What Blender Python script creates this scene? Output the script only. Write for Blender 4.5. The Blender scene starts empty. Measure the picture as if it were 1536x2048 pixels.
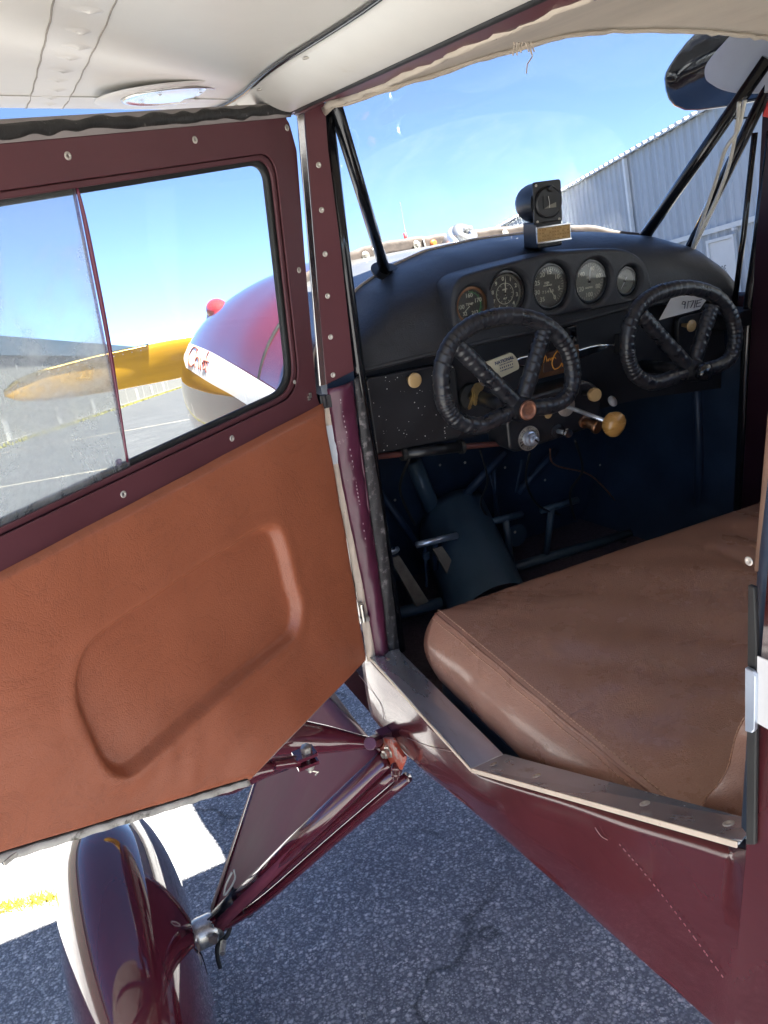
import bpy, bmesh, math, random
from mathutils import Vector as V, Matrix
from mathutils.geometry import tessellate_polygon
random.seed(7)
R = math.radians
sc = bpy.context.scene
COL = sc.collection

# ------------------------------------------------------------------ camera
IW, IH, FPX = 1536., 2048., 1560.
ROLL, HOR, SH, PITCH = R(11.3), 347., -650., R(9.8)
nx, ny = math.sin(ROLL), math.cos(ROLL)
nd = FPX*FPX/HOR
dn = V((nx*nd, ny*nd, FPX)).normalized()                      # world down in camera space (x right, y down, z ahead)
fw = V((ny*SH-nx*HOR, -nx*SH-ny*HOR, FPX)).normalized()       # airplane heading in camera space
rt = dn.cross(fw)
RW = Matrix((rt, fw, -dn))                                    # camera space -> world
RP = Matrix.Rotation(PITCH, 3, 'X')                           # airplane -> world (nose up on its tail wheel)
RL = RP.transposed() @ RW
def ray(u, v): return RL @ V(((u-IW/2)/FPX, (v-IH/2)/FPX, 1.))
_p0 = ray(745, 1315)*1.42
CL = V((-.5-_p0.x, -_p0.y, 0)); CL.z = (1.5-math.sin(PITCH)*CL.y)/math.cos(PITCH)
CW = RP @ CL
cd = bpy.data.cameras.new('camera'); cam = bpy.data.objects.new('camera', cd); COL.objects.link(cam)
mw = (RW @ Matrix(((1,0,0),(0,-1,0),(0,0,-1)))).to_4x4(); mw.translation = CW
cam.matrix_world = mw
cd.sensor_fit = 'VERTICAL'; cd.sensor_height = 36.; cd.sensor_width = 27.; cd.lens = 36.*FPX/IH
cd.clip_start = .02; cd.clip_end = 3000
sc.camera = cam

# ------------------------------------------------------------------ light
SUN = V((.20, -.508, 1.)).normalized()
w = bpy.data.worlds.new('World'); sc.world = w; w.use_nodes = True
nt = w.node_tree; nt.nodes.clear()
sky = nt.nodes.new('ShaderNodeTexSky'); sky.sky_type = 'NISHITA'; sky.sun_disc = False
sky.sun_elevation = math.asin(SUN.z); sky.sun_rotation = math.atan2(SUN.x, SUN.y)
sky.altitude = 0; sky.air_density = .42; sky.dust_density = .15; sky.ozone_density = 3.0
bg = nt.nodes.new('ShaderNodeBackground'); bg.inputs[1].default_value = .05
ow = nt.nodes.new('ShaderNodeOutputWorld')
nt.links.new(sky.outputs[0], bg.inputs[0]); nt.links.new(bg.outputs[0], ow.inputs[0])
sl = bpy.data.lights.new('sun', 'SUN'); sl.energy = 5.; sl.angle = R(.53); sl.color = (1., .94, .85)
so = bpy.data.objects.new('sun', sl); COL.objects.link(so)
so.rotation_euler = SUN.to_track_quat('Z', 'Y').to_euler(); so.location = (3, -6, 12)
sc.view_settings.view_transform = 'Standard'; sc.view_settings.look = 'None'
sc.view_settings.exposure = 3.12; sc.view_settings.gamma = 1.; sc.view_settings.use_curve_mapping = False
sc.cycles.max_bounces = 10; sc.cycles.transparent_max_bounces = 16; sc.cycles.diffuse_bounces = 5; sc.cycles.glossy_bounces = 5
sc.cycles.caustics_reflective = False; sc.cycles.caustics_refractive = False
sc.cycles.use_denoising = True

# ------------------------------------------------------------------ geometry of the view (photo pixel -> point on a real plane of the airplane)
def onx(u, v, x): r = ray(u, v); return CL + r*((x-CL.x)/r.x)
def ony(u, v, y): r = ray(u, v); return CL + r*((y-CL.y)/r.y)
def onz(u, v, z): r = ray(u, v); return CL + r*((z-CL.z)/r.z)
def onp(u, v, p0, n): r = ray(u, v); return CL + r*((V(p0)-CL).dot(n)/r.dot(n))
AL = R(57.6)
DD = V((-math.sin(AL), -math.cos(AL), 0)); DN = V((math.cos(AL), -math.sin(AL), 0)); HG = V((-.505, 0, 0)); UZ = V((0, 0, 1))
def dsz(u, v): p = onp(u, v, HG, DN); return ((p-HG).dot(DD), p.z)
def dpt(s, z, off=0.): return HG + DD*s + DN*off + UZ*z
def ong(u, v): r = RW @ V(((u-IW/2)/FPX, (v-IH/2)/FPX, 1.)); return CW + r*(-CW.z/r.z)

# ------------------------------------------------------------------ materials
MATS = {}
def nodes(name):
    m = bpy.data.materials.new(name); m.use_nodes = True; MATS[name] = m
    t = m.node_tree; b = t.nodes['Principled BSDF']
    return m, t, b
def N(t, typ, **k):
    n = t.nodes.new(typ)
    for a, v in k.items():
        if a.startswith('i_'):
            key = a[2:]; key = int(key) if key.isdigit() else key.replace('_', ' ')
            n.inputs[key].default_value = v
        else: setattr(n, a, v)
    return n
def ramp(t, src, stops, mode='LINEAR'):
    r = t.nodes.new('ShaderNodeValToRGB'); e = r.color_ramp; e.interpolation = mode
    while len(e.elements) > len(stops): e.elements.remove(e.elements[-1])
    while len(e.elements) < len(stops): e.elements.new(.5)
    for x, (p, c) in zip(e.elements, stops):
        x.position = p; x.color = c if len(c) == 4 else (*c, 1)
    t.links.new(src, r.inputs[0]); return r
def mat(name, col, rough=.5, metal=0., coat=0., vary=.15, vscale=6., bump=0., bscale=200., bdist=.001, speck=None, wear=None, spec=.5, rvar=.1, stretch=None):
    m, t, b = nodes(name); L = t.links.new
    tc = N(t, 'ShaderNodeTexCoord'); src = tc.outputs['Object']
    if stretch:
        mp = N(t, 'ShaderNodeMapping'); mp.inputs['Scale'].default_value = stretch; L(src, mp.inputs[0]); src = mp.outputs[0]
    n1 = N(t, 'ShaderNodeTexNoise', i_Scale=vscale, i_Detail=7., i_Roughness=.6); L(src, n1.inputs['Vector'])
    d = tuple(max(0, c*(1-vary)) for c in col); l = tuple(min(1, c*(1+vary)) for c in col)
    r = ramp(t, n1.outputs['Fac'], [(.3, d), (.7, l)]); c = r.outputs[0]
    if wear:      # (colour, scale, low, high)
        n2 = N(t, 'ShaderNodeTexNoise', i_Scale=wear[1], i_Detail=9., i_Roughness=.7); L(src, n2.inputs['Vector'])
        k = ramp(t, n2.outputs['Fac'], [(wear[2], (0,0,0)), (wear[3], (1,1,1))])
        mx = N(t, 'ShaderNodeMixRGB'); L(k.outputs[0], mx.inputs[0]); L(c, mx.inputs[1]); mx.inputs[2].default_value = (*wear[0], 1); c = mx.outputs[0]
    if speck:     # (colour, scale, size)
        vo = N(t, 'ShaderNodeTexVoronoi', i_Scale=speck[1]); L(src, vo.inputs['Vector'])
        sepn = N(t, 'ShaderNodeSeparateColor'); L(vo.outputs['Color'], sepn.inputs[0])
        mul = N(t, 'ShaderNodeMath', operation='MULTIPLY', i_1=speck[2]*2); L(sepn.outputs[0], mul.inputs[0])
        lt = N(t, 'ShaderNodeMath', operation='LESS_THAN'); L(vo.outputs['Distance'], lt.inputs[0]); L(mul.outputs[0], lt.inputs[1])
        gt = N(t, 'ShaderNodeMath', operation='GREATER_THAN', i_1=.5); L(sepn.outputs[1], gt.inputs[0])
        mm = N(t, 'ShaderNodeMath', operation='MULTIPLY'); L(lt.outputs[0], mm.inputs[0]); L(gt.outputs[0], mm.inputs[1])
        mx = N(t, 'ShaderNodeMixRGB'); L(mm.outputs[0], mx.inputs[0]); L(c, mx.inputs[1]); mx.inputs[2].default_value = (*speck[0], 1); c = mx.outputs[0]
    L(c, b.inputs['Base Color'])
    rr = N(t, 'ShaderNodeMapRange', i_3=max(.02, rough-rvar), i_4=min(1, rough+rvar)); L(n1.outputs['Fac'], rr.inputs[0]); L(rr.outputs[0], b.inputs['Roughness'])
    b.inputs['Metallic'].default_value = metal; b.inputs['Coat Weight'].default_value = coat; b.inputs['Coat Roughness'].default_value = .04
    b.inputs['Specular IOR Level'].default_value = spec
    if bump:
        nb = N(t, 'ShaderNodeTexNoise', i_Scale=bscale, i_Detail=4.); L(src, nb.inputs['Vector'])
        bp = N(t, 'ShaderNodeBump', i_Strength=bump, i_Distance=bdist); L(nb.outputs['Fac'], bp.inputs['Height']); L(bp.outputs[0], b.inputs['Normal'])
    return m

def leather(name, col, rough, cell, crease, vary=.18, depth=.0006, lump=.12, dark=.18, rv=(.09, .13)):
    m, t, b = nodes(name); L = t.links.new
    tc = N(t, 'ShaderNodeTexCoord'); src = tc.outputs['Object']
    n1 = N(t, 'ShaderNodeTexNoise', i_Scale=5., i_Detail=8., i_Roughness=.65); L(src, n1.inputs['Vector'])
    r = ramp(t, n1.outputs['Fac'], [(.28, tuple(c*(1-vary) for c in col)), (.72, tuple(c*(1+vary) for c in col))])
    # fine grain
    vo = N(t, 'ShaderNodeTexVoronoi', feature='DISTANCE_TO_EDGE', i_Scale=cell)
    wn = N(t, 'ShaderNodeTexNoise', i_Scale=cell*.35, i_Detail=2.); L(src, wn.inputs['Vector'])
    wm = N(t, 'ShaderNodeMixRGB', blend_type='ADD'); wm.inputs[0].default_value = .012; L(src, wm.inputs[1]); L(wn.outputs['Color'], wm.inputs[2]); L(wm.outputs[0], vo.inputs['Vector'])
    g = ramp(t, vo.outputs['Distance'], [(0, (0,0,0)), (.12, (1,1,1))])
    # long creases
    mp = N(t, 'ShaderNodeMapping'); mp.inputs['Rotation'].default_value = (.5, .3, .6); L(src, mp.inputs[0])
    n3 = N(t, 'ShaderNodeTexNoise', i_Scale=9., i_Detail=6., i_Roughness=.7, i_Distortion=1.2); L(mp.outputs[0], n3.inputs['Vector'])
    ab = N(t, 'ShaderNodeMath', operation='SUBTRACT', i_1=.5); L(n3.outputs['Fac'], ab.inputs[0])
    ab2 = N(t, 'ShaderNodeMath', operation='ABSOLUTE'); L(ab.outputs[0], ab2.inputs[0])
    cr = ramp(t, ab2.outputs[0], [(0, (0,0,0)), (.02, (1,1,1))])
    dk = N(t, 'ShaderNodeMixRGB', blend_type='MULTIPLY'); dk.inputs[0].default_value = dark; L(r.outputs[0], dk.inputs[1]); L(cr.outputs[0], dk.inputs[2])
    L(dk.outputs[0], b.inputs['Base Color'])
    rr = N(t, 'ShaderNodeMapRange', i_3=rough-rv[0], i_4=rough+rv[1]); L(n1.outputs['Fac'], rr.inputs[0]); L(rr.outputs[0], b.inputs['Roughness'])
    b1 = N(t, 'ShaderNodeBump', i_Strength=.55, i_Distance=depth); L(g.outputs[0], b1.inputs['Height'])
    b2 = N(t, 'ShaderNodeBump', i_Strength=crease, i_Distance=.0015); L(cr.outputs[0], b2.inputs['Height']); L(b1.outputs[0], b2.inputs['Normal'])
    n4 = N(t, 'ShaderNodeTexNoise', i_Scale=14., i_Detail=3.); L(src, n4.inputs['Vector'])
    b3 = N(t, 'ShaderNodeBump', i_Strength=lump, i_Distance=.006); L(n4.outputs['Fac'], b3.inputs['Height']); L(b2.outputs[0], b3.inputs['Normal'])
    L(b3.outputs[0], b.inputs['Normal'])
    return m

def clear(name, tint=(.93,.96,.98), haze=.03, hazecol=(.75,.78,.8), scale=8., gloss=1.0):
    m, t, b = nodes(name); L = t.links.new; t.nodes.remove(b)
    out = t.nodes['Material Output']
    tr = N(t, 'ShaderNodeBsdfTransparent'); tr.inputs[0].default_value = (*tint, 1)
    gl = N(t, 'ShaderNodeBsdfGlossy', i_Roughness=.015)
    ge = N(t, 'ShaderNodeNewGeometry'); dt = N(t, 'ShaderNodeVectorMath', operation='DOT_PRODUCT'); L(ge.outputs['Normal'], dt.inputs[0]); L(ge.outputs['Incoming'], dt.inputs[1])
    ab = N(t, 'ShaderNodeMath', operation='ABSOLUTE'); L(dt.outputs['Value'], ab.inputs[0])
    iv = N(t, 'ShaderNodeMath', operation='SUBTRACT', i_0=1.); L(ab.outputs[0], iv.inputs[1])
    pw = N(t, 'ShaderNodeMath', operation='POWER', i_1=5.); L(iv.outputs[0], pw.inputs[0])
    fm = N(t, 'ShaderNodeMath', operation='MULTIPLY_ADD', i_1=.9*gloss, i_2=.035*gloss); L(pw.outputs[0], fm.inputs[0])
    mx = N(t, 'ShaderNodeMixShader'); L(fm.outputs[0], mx.inputs[0]); L(tr.outputs[0], mx.inputs[1]); L(gl.outputs[0], mx.inputs[2])
    df = N(t, 'ShaderNodeBsdfDiffuse'); df.inputs[0].default_value = (*hazecol, 1)
    tl = N(t, 'ShaderNodeBsdfTranslucent'); tl.inputs[0].default_value = (*hazecol, 1)
    ad = N(t, 'ShaderNodeMixShader', i_0=.5); L(df.outputs[0], ad.inputs[1]); L(tl.outputs[0], ad.inputs[2])
    tc = N(t, 'ShaderNodeTexCoord')
    n1 = N(t, 'ShaderNodeTexNoise', i_Scale=scale, i_Detail=9., i_Roughness=.72, i_Distortion=.6); L(tc.outputs['Object'], n1.inputs['Vector'])
    mr = N(t, 'ShaderNodeMapRange', i_1=.42, i_2=.8, i_3=haze*.35, i_4=haze*3.); L(n1.outputs['Fac'], mr.inputs[0])
    vo = N(t, 'ShaderNodeTexVoronoi', i_Scale=60.); L(tc.outputs['Object'], vo.inputs['Vector'])
    lt = N(t, 'ShaderNodeMath', operation='LESS_THAN', i_1=.045); L(vo.outputs['Distance'], lt.inputs[0])
    lm = N(t, 'ShaderNodeMath', operation='MULTIPLY', i_1=.12); L(lt.outputs[0], lm.inputs[0])
    sm = N(t, 'ShaderNodeMath', operation='ADD'); L(mr.outputs[0], sm.inputs[0]); L(lm.outputs[0], sm.inputs[1])
    m2 = N(t, 'ShaderNodeMixShader'); L(sm.outputs[0], m2.inputs[0]); L(mx.outputs[0], m2.inputs[1]); L(ad.outputs[0], m2.inputs[2])
    L(m2.outputs[0], out.inputs[0])
    return m

GLOSS = mat('maroon_gloss', (.085,.012,.02), .07, coat=1., vary=.12, vscale=3., rvar=.03, bump=.04, bscale=7., bdist=.02)
SKIN = mat('maroon_skin', (.088,.019,.023), .2, coat=.5, vary=.16, vscale=5., rvar=.08, bump=.10, bscale=9., bdist=.012, wear=((.30,.20,.18), 14., .74, .80))
SATIN = mat('maroon_satin', (.105,.034,.041), .36, vary=.09, vscale=8., bump=.05, bscale=260., rvar=.07, wear=((.30,.2,.18), 40., .76, .8))
PLUM = mat('plum_dope', (.085,.018,.042), .36, coat=.1, vary=.3, vscale=14., bump=.35, bscale=22., bdist=.006, wear=((.32,.22,.24), 26., .66, .78))
FRAY = mat('frayed_black', (.03,.028,.03), .6, vary=.4, vscale=30., bump=.5, bscale=180., bdist=.002, wear=((.28,.25,.25), 60., .54, .72))
LEA = leather('brown_vinyl', (.34,.106,.052), .31, 230., .15, vary=.10, dark=.11, lump=.10, depth=.00025)
SEAT = leather('brown_seat_leather', (.40,.225,.165), .26, 260., .06, vary=.09, depth=.0006, lump=.05, dark=.0, rv=(.02, .05))
_sb = SEAT.node_tree.nodes['Principled BSDF']; _sb.inputs['Coat Weight'].default_value = .45; _sb.inputs['Coat Roughness'].default_value = .17
DASH = leather('black_leatherette', (.028,.030,.037), .31, 330., .22, vary=.3, lump=.2)
BLK = mat('black_paint', (.012,.013,.016), .35, vary=.3, vscale=20., bump=.08, bscale=300.)
PANL = mat('black_panel', (.017,.018,.022), .38, vary=.25, vscale=12., bump=.05, bscale=420.)
PSPK = mat('black_panel_specked', (.02,.021,.025), .36, vary=.25, vscale=12., speck=((.75,.75,.72), 140., .085))
TUBE = mat('gloss_black_tube', (.009,.01,.013), .16, vary=.2, vscale=20., coat=.4, wear=((.12,.11,.1), 60., .72, .8))
NAVY = mat('dark_cabin_paint', (.024,.042,.075), .42, vary=.35, vscale=9., bump=.1, bscale=80.)
TEAL = mat('grey_green_tunnel', (.06,.095,.125), .35, vary=.2, vscale=8., bump=.05, bscale=200.)
CARP = mat('carpet', (.09,.07,.09), .95, vary=.4, vscale=160., bump=.9, bscale=500., bdist=.004)
RUB = mat('rubber', (.018,.018,.018), .55, vary=.3, vscale=30.)
ALU = mat('worn_aluminium', (.60,.67,.77), .28, metal=.8, vary=.16, vscale=10., rvar=.12, bump=.12, bscale=60., bdist=.001, wear=((.30,.30,.31), 26., .58, .74), stretch=(1, .25, 1))
ALUB = mat('bright_aluminium', (.72,.73,.74), .14, metal=1., vary=.08, vscale=12., rvar=.06, bump=.12, bscale=14., bdist=.004)
STEEL = mat('screw_steel', (.60,.56,.50), .42, metal=.55, vary=.2, vscale=120.)
CREAM = mat('cream_edge', (.66,.55,.44), .5, vary=.1, vscale=30., wear=((.3,.16,.13), 60., .64, .74))
WORN = mat('worn_door_edge', (.40,.385,.35), .5, vary=.25, vscale=40., wear=((.05,.045,.03), 34., .56, .66))
SEAL = mat('tar_seal', (.022,.021,.02), .5, vary=.4, vscale=30., bump=.8, bscale=60., bdist=.004, wear=((.2,.19,.18), 90., .62, .7))
GREY = mat('grey_primer', (.30,.27,.26), .55, vary=.12, vscale=20.)
WING = mat('wing_fabric', (.67,.65,.60), .42, vary=.08, vscale=3.5, bump=.12, bscale=420., bdist=.0006, wear=((.58,.50,.39), 4., .58, .72), rvar=.06)
TAPE = mat('wing_tape', (.68,.66,.62), .42, vary=.06, vscale=8., bump=.1, bscale=300.)
HEAD = mat('headliner_cloth', (.62,.54,.44), .9, vary=.1, vscale=9., bump=.5, bscale=220., bdist=.002, wear=((.55,.46,.37), 10., .58, .75), stretch=(1, .3, 1))
WOOD = mat('varnished_propeller', (.78,.42,.04), .2, coat=.8, vary=.12, vscale=5., stretch=(.6, 1, 8), rvar=.05)
BRASS = mat('brass_tip', (.55,.38,.12), .25, metal=1., vary=.12, vscale=20.)
KNOB = mat('tan_knob', (.50,.34,.16), .3, coat=.4, vary=.1, vscale=40.)
BALL = mat('wood_knob', (.50,.27,.075), .28, coat=.5, vary=.16, vscale=30., stretch=(1,1,3))
BRONZE = mat('bronze', (.30,.16,.09), .35, metal=.9, vary=.25, vscale=60.)
COPPER = mat('copper_cap', (.36,.17,.11), .45, metal=.6, vary=.35, vscale=110., bump=.6, bscale=120., bdist=.002)
DIALB = mat('dial_black', (.012,.013,.014), .45, vary=.1)
DIALG = mat('dial_grey', (.085,.08,.066), .5, vary=.3, vscale=40.)  # tachometer face: glare on the glass painted in as grey
DIALC = mat('dial_cream', (.20,.195,.165), .5, vary=.15, vscale=40.)  # airspeed and oil faces greyed in colour for glare on their glass
INK = mat('dial_cream_ink', (.78,.74,.58), .5, vary=.08)
GREEN = mat('green_arc', (.05,.26,.08), .5)
REDP = mat('red_mark', (.5,.03,.03), .5)
WHITE = mat('white_paint', (.74,.73,.72), .25, coat=.5, vary=.05)
PAPER = mat('paper', (.72,.70,.68), .8, vary=.04, vscale=12., bump=.15, bscale=30., bdist=.003)
TAG = mat('cream_plastic', (.66,.62,.46), .4, vary=.06, vscale=20.)
INKB = mat('dark_ink', (.03,.03,.05), .6)
INKR = mat('chief_red_ink', (.32,.06,.03), .5)
GOLD = mat('gold_script', (.68,.30,.05), .4)
BADGE = mat('badge_brown', (.06,.035,.03), .3, coat=.5)
KEYM = mat('brass_key', (.56,.42,.2), .32, metal=.9, vary=.2, vscale=120.)
CARD = mat('card_tan', (.52,.34,.14), .6, vary=.12, vscale=60.)
CARDI = mat('card_ink', (.34,.2,.08), .7)
REDF = mat('red_fitting', (.42,.07,.035), .5, vary=.35, vscale=30., wear=((.45,.38,.33), 45., .5, .62))
BOLT = mat('zinc_bolt', (.55,.53,.48), .35, metal=.9, vary=.3, vscale=120., wear=((.4,.32,.12), 120., .6, .7))
HOSE = mat('clear_hose', (.62,.60,.53), .25, coat=.5, vary=.08)
BRN = mat('brown_wood_edge', (.20,.13,.085), .6, vary=.35, vscale=30., stretch=(4, 1, 4))
GASK = mat('brown_gasket', (.075,.06,.052), .6, vary=.4, vscale=40., bump=.4, bscale=90., bdist=.002)
DECK = mat('aluminium_deck', (.45,.46,.47), .25, metal=.85, vary=.12, vscale=9., rvar=.1, bump=.15, bscale=12., bdist=.006)
DKGL = mat('dark_wing_nose', (.010,.010,.012), .06, coat=1., vary=.4, vscale=9., rvar=.03, bump=.2, bscale=5., bdist=.03)
PALE = mat('pale_root_panel', (.52,.54,.55), .4, vary=.06, vscale=8., bump=.25, bscale=14., bdist=.008)
PLEX = clear('plexiglass', haze=.012, gloss=.4)
WSHM = clear('windshield_plexiglass', haze=.016, gloss=.14, scale=11.)
SLID = clear('sliding_plexiglass', tint=(.88,.90,.90), haze=.30, hazecol=(.74,.75,.74), scale=5., gloss=.4)
EDGE = clear('plexiglass_edge', tint=(.62,.55,.66), haze=.25, hazecol=(.6,.58,.62), scale=20.)
GLAS = clear('gauge_glass', tint=(.96,.97,.97), haze=.05, hazecol=(.7,.68,.6), scale=40.)
TYRE = mat('tyre', (.02,.02,.02), .8, vary=.3, vscale=30.)
ORNG = mat('orange_terminal', (.55,.14,.03), .5)

def wrapmat():
    m, t, b = nodes('perforated_wrap'); L = t.links.new
    tc = N(t, 'ShaderNodeTexCoord'); src = tc.outputs['Object']
    vo = N(t, 'ShaderNodeTexVoronoi', i_Scale=150., i_Randomness=.35); L(src, vo.inputs['Vector'])
    h = ramp(t, vo.outputs['Distance'], [(.13, (0,0,0)), (.17, (1,1,1))])
    n1 = N(t, 'ShaderNodeTexNoise', i_Scale=45., i_Detail=3., i_Roughness=.5); L(src, n1.inputs['Vector'])
    r = ramp(t, n1.outputs['Fac'], [(.3, (.014,.015,.019)), (.7, (.030,.031,.037))])
    mx = N(t, 'ShaderNodeMixRGB', blend_type='MULTIPLY'); mx.inputs[0].default_value = .8; L(r.outputs[0], mx.inputs[1]); L(h.outputs[0], mx.inputs[2])
    L(mx.outputs[0], b.inputs['Base Color'])
    rr = N(t, 'ShaderNodeMapRange', i_3=.22, i_4=.36); L(n1.outputs['Fac'], rr.inputs[0]); L(rr.outputs[0], b.inputs['Roughness'])
    b1 = N(t, 'ShaderNodeBump', i_Strength=.35, i_Distance=.0008); L(h.outputs[0], b1.inputs['Height'])
    b2 = N(t, 'ShaderNodeBump', i_Strength=.3, i_Distance=.003); L(n1.outputs['Fac'], b2.inputs['Height']); L(b1.outputs[0], b2.inputs['Normal'])
    L(b2.outputs[0], b.inputs['Normal']); return m
WRAP = wrapmat()

def asphalt():
    m, t, b = nodes('asphalt'); L = t.links.new
    tc = N(t, 'ShaderNodeTexCoord'); src = tc.outputs['Object']
    def vor(scale, warp):
        wn = N(t, 'ShaderNodeTexNoise', i_Scale=scale*.6, i_Detail=2.); L(src, wn.inputs['Vector'])
        wm = N(t, 'ShaderNodeMixRGB', blend_type='ADD'); wm.inputs[0].default_value = warp; L(src, wm.inputs[1]); L(wn.outputs['Color'], wm.inputs[2])
        vo = N(t, 'ShaderNodeTexVoronoi', i_Scale=scale); L(wm.outputs[0], vo.inputs['Vector'])
        sp = N(t, 'ShaderNodeSeparateColor'); L(vo.outputs['Color'], sp.inputs[0]); return vo, sp
    v1, s1 = vor(88., .014); v2, s2 = vor(210., .006); v3, s3 = vor(150., .008)
    st = ramp(t, s1.outputs[0], [(0, (.34,.35,.36)), (.4, (.54,.545,.55)), (.8, (.70,.70,.69)), (1, (.90,.88,.85))])
    # stones of two sizes; a big one shows only where its cell says so
    sz = N(t, 'ShaderNodeMapRange', i_3=-.10, i_4=.22); L(s1.outputs[1], sz.inputs[0])
    d1 = N(t, 'ShaderNodeMath', operation='SUBTRACT'); L(v1.outputs['Distance'], d1.inputs[0]); L(sz.outputs[0], d1.inputs[1])
    sz3 = N(t, 'ShaderNodeMapRange', i_3=-.12, i_4=.12); L(s3.outputs[1], sz3.inputs[0])
    d3 = N(t, 'ShaderNodeMath', operation='SUBTRACT'); L(v3.outputs['Distance'], d3.inputs[0]); L(sz3.outputs[0], d3.inputs[1])
    dmn = N(t, 'ShaderNodeMath', operation='MINIMUM'); L(d1.outputs[0], dmn.inputs[0]); L(d3.outputs[0], dmn.inputs[1])
    dome = ramp(t, dmn.outputs[0], [(.10, (1,1,1)), (.48, (0,0,0))])
    c1 = N(t, 'ShaderNodeMixRGB'); L(dome.outputs[0], c1.inputs[0]); c1.inputs[1].default_value = (.20,.21,.225,1); L(st.outputs[0], c1.inputs[2])
    f2 = ramp(t, s2.outputs[0], [(0, (.7,.71,.73)), (1, (1.25,1.24,1.2))])
    c1b = N(t, 'ShaderNodeMixRGB', blend_type='MULTIPLY'); c1b.inputs[0].default_value = .8; L(c1.outputs[0], c1b.inputs[1]); L(f2.outputs[0], c1b.inputs[2])
    n2 = N(t, 'ShaderNodeTexNoise', i_Scale=1.3, i_Detail=9., i_Roughness=.65); L(src, n2.inputs['Vector'])
    pv = ramp(t, n2.outputs['Fac'], [(.3, (.70,.71,.74)), (.7, (1.16,1.14,1.1))])
    c2 = N(t, 'ShaderNodeMixRGB', blend_type='MULTIPLY'); c2.inputs[0].default_value = 1.; L(c1b.outputs[0], c2.inputs[1]); L(pv.outputs[0], c2.inputs[2])
    # colour darkened far out against sunlit glare, left pale nearby for bounce light
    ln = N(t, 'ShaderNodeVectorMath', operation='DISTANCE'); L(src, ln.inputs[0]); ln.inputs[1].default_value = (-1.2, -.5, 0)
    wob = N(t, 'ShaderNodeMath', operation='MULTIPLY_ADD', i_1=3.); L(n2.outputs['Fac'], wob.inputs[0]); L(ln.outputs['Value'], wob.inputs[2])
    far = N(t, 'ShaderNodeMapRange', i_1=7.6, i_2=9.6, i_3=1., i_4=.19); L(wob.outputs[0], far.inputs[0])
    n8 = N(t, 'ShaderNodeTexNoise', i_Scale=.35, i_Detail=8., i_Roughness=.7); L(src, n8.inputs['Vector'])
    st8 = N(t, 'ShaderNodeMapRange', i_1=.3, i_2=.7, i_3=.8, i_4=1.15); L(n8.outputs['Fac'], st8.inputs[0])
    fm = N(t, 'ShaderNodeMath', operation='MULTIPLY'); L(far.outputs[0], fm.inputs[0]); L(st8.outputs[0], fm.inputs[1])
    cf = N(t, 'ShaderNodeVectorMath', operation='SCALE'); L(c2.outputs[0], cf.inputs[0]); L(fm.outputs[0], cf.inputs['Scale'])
    # cracks
    wd = N(t, 'ShaderNodeTexNoise', i_Scale=5., i_Detail=6.); L(src, wd.inputs['Vector'])
    w2 = N(t, 'ShaderNodeMixRGB', blend_type='ADD'); w2.inputs[0].default_value = .35; L(src, w2.inputs[1]); L(wd.outputs['Color'], w2.inputs[2])
    vc = N(t, 'ShaderNodeTexVoronoi', feature='DISTANCE_TO_EDGE', i_Scale=1.1); L(w2.outputs[0], vc.inputs['Vector'])
    ck = ramp(t, vc.outputs['Distance'], [(.0, (0,0,0)), (.02, (1,1,1))])
    nk = N(t, 'ShaderNodeTexNoise', i_Scale=2.2, i_Detail=4.); L(src, nk.inputs['Vector'])
    km = ramp(t, nk.outputs['Fac'], [(.44, (1,1,1)), (.56, (0,0,0))])
    ck2 = N(t, 'ShaderNodeMixRGB', blend_type='LIGHTEN'); ck2.inputs[0].default_value = 1.; L(ck.outputs[0], ck2.inputs[1]); L(km.outputs[0], ck2.inputs[2])
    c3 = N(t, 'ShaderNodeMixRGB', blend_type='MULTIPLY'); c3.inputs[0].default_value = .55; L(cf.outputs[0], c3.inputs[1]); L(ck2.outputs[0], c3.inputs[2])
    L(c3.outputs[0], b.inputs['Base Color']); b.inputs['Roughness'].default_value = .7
    b1 = N(t, 'ShaderNodeBump', i_Strength=.7, i_Distance=.004); L(dome.outputs[0], b1.inputs['Height'])
    b2 = N(t, 'ShaderNodeBump', i_Strength=.7, i_Distance=.010); L(ck2.outputs[0], b2.inputs['Height']); L(b1.outputs[0], b2.inputs['Normal'])
    n5 = N(t, 'ShaderNodeTexNoise', i_Scale=24., i_Detail=5.); L(src, n5.inputs['Vector'])
    b3 = N(t, 'ShaderNodeBump', i_Strength=.5, i_Distance=.015); L(n5.outputs['Fac'], b3.inputs['Height']); L(b2.outputs[0], b3.inputs['Normal'])
    L(b3.outputs[0], b.inputs['Normal']); return m
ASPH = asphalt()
SHEET = mat('grey_steel_sheet', (.42,.45,.48), .45, vary=.10, vscale=1.6, rvar=.06, stretch=(1, 1, .12), wear=((.30,.31,.31), 2.5, .6, .75))
SHEETW = mat('pale_steel_sheet', (.15,.145,.13), .5, vary=.06, vscale=.7)
TRIMW = mat('white_trim', (.70,.70,.68), .4, vary=.05, vscale=3.)
ROOFM = mat('pale_roof_sheet', (.66,.64,.60), .4, vary=.05, vscale=1.)
ROOFD = mat('dark_roof', (.05,.075,.10), .5, vary=.15, vscale=1.)
GRASS = mat('dry_grass', (.22,.20,.04), .8, vary=.35, vscale=20.)
LINEP = mat('faded_line', (.42,.36,.27), .8, vary=.3, vscale=8.)
CONC = mat('concrete_strip', (.18,.17,.15), .85, vary=.2, vscale=4.)

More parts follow.
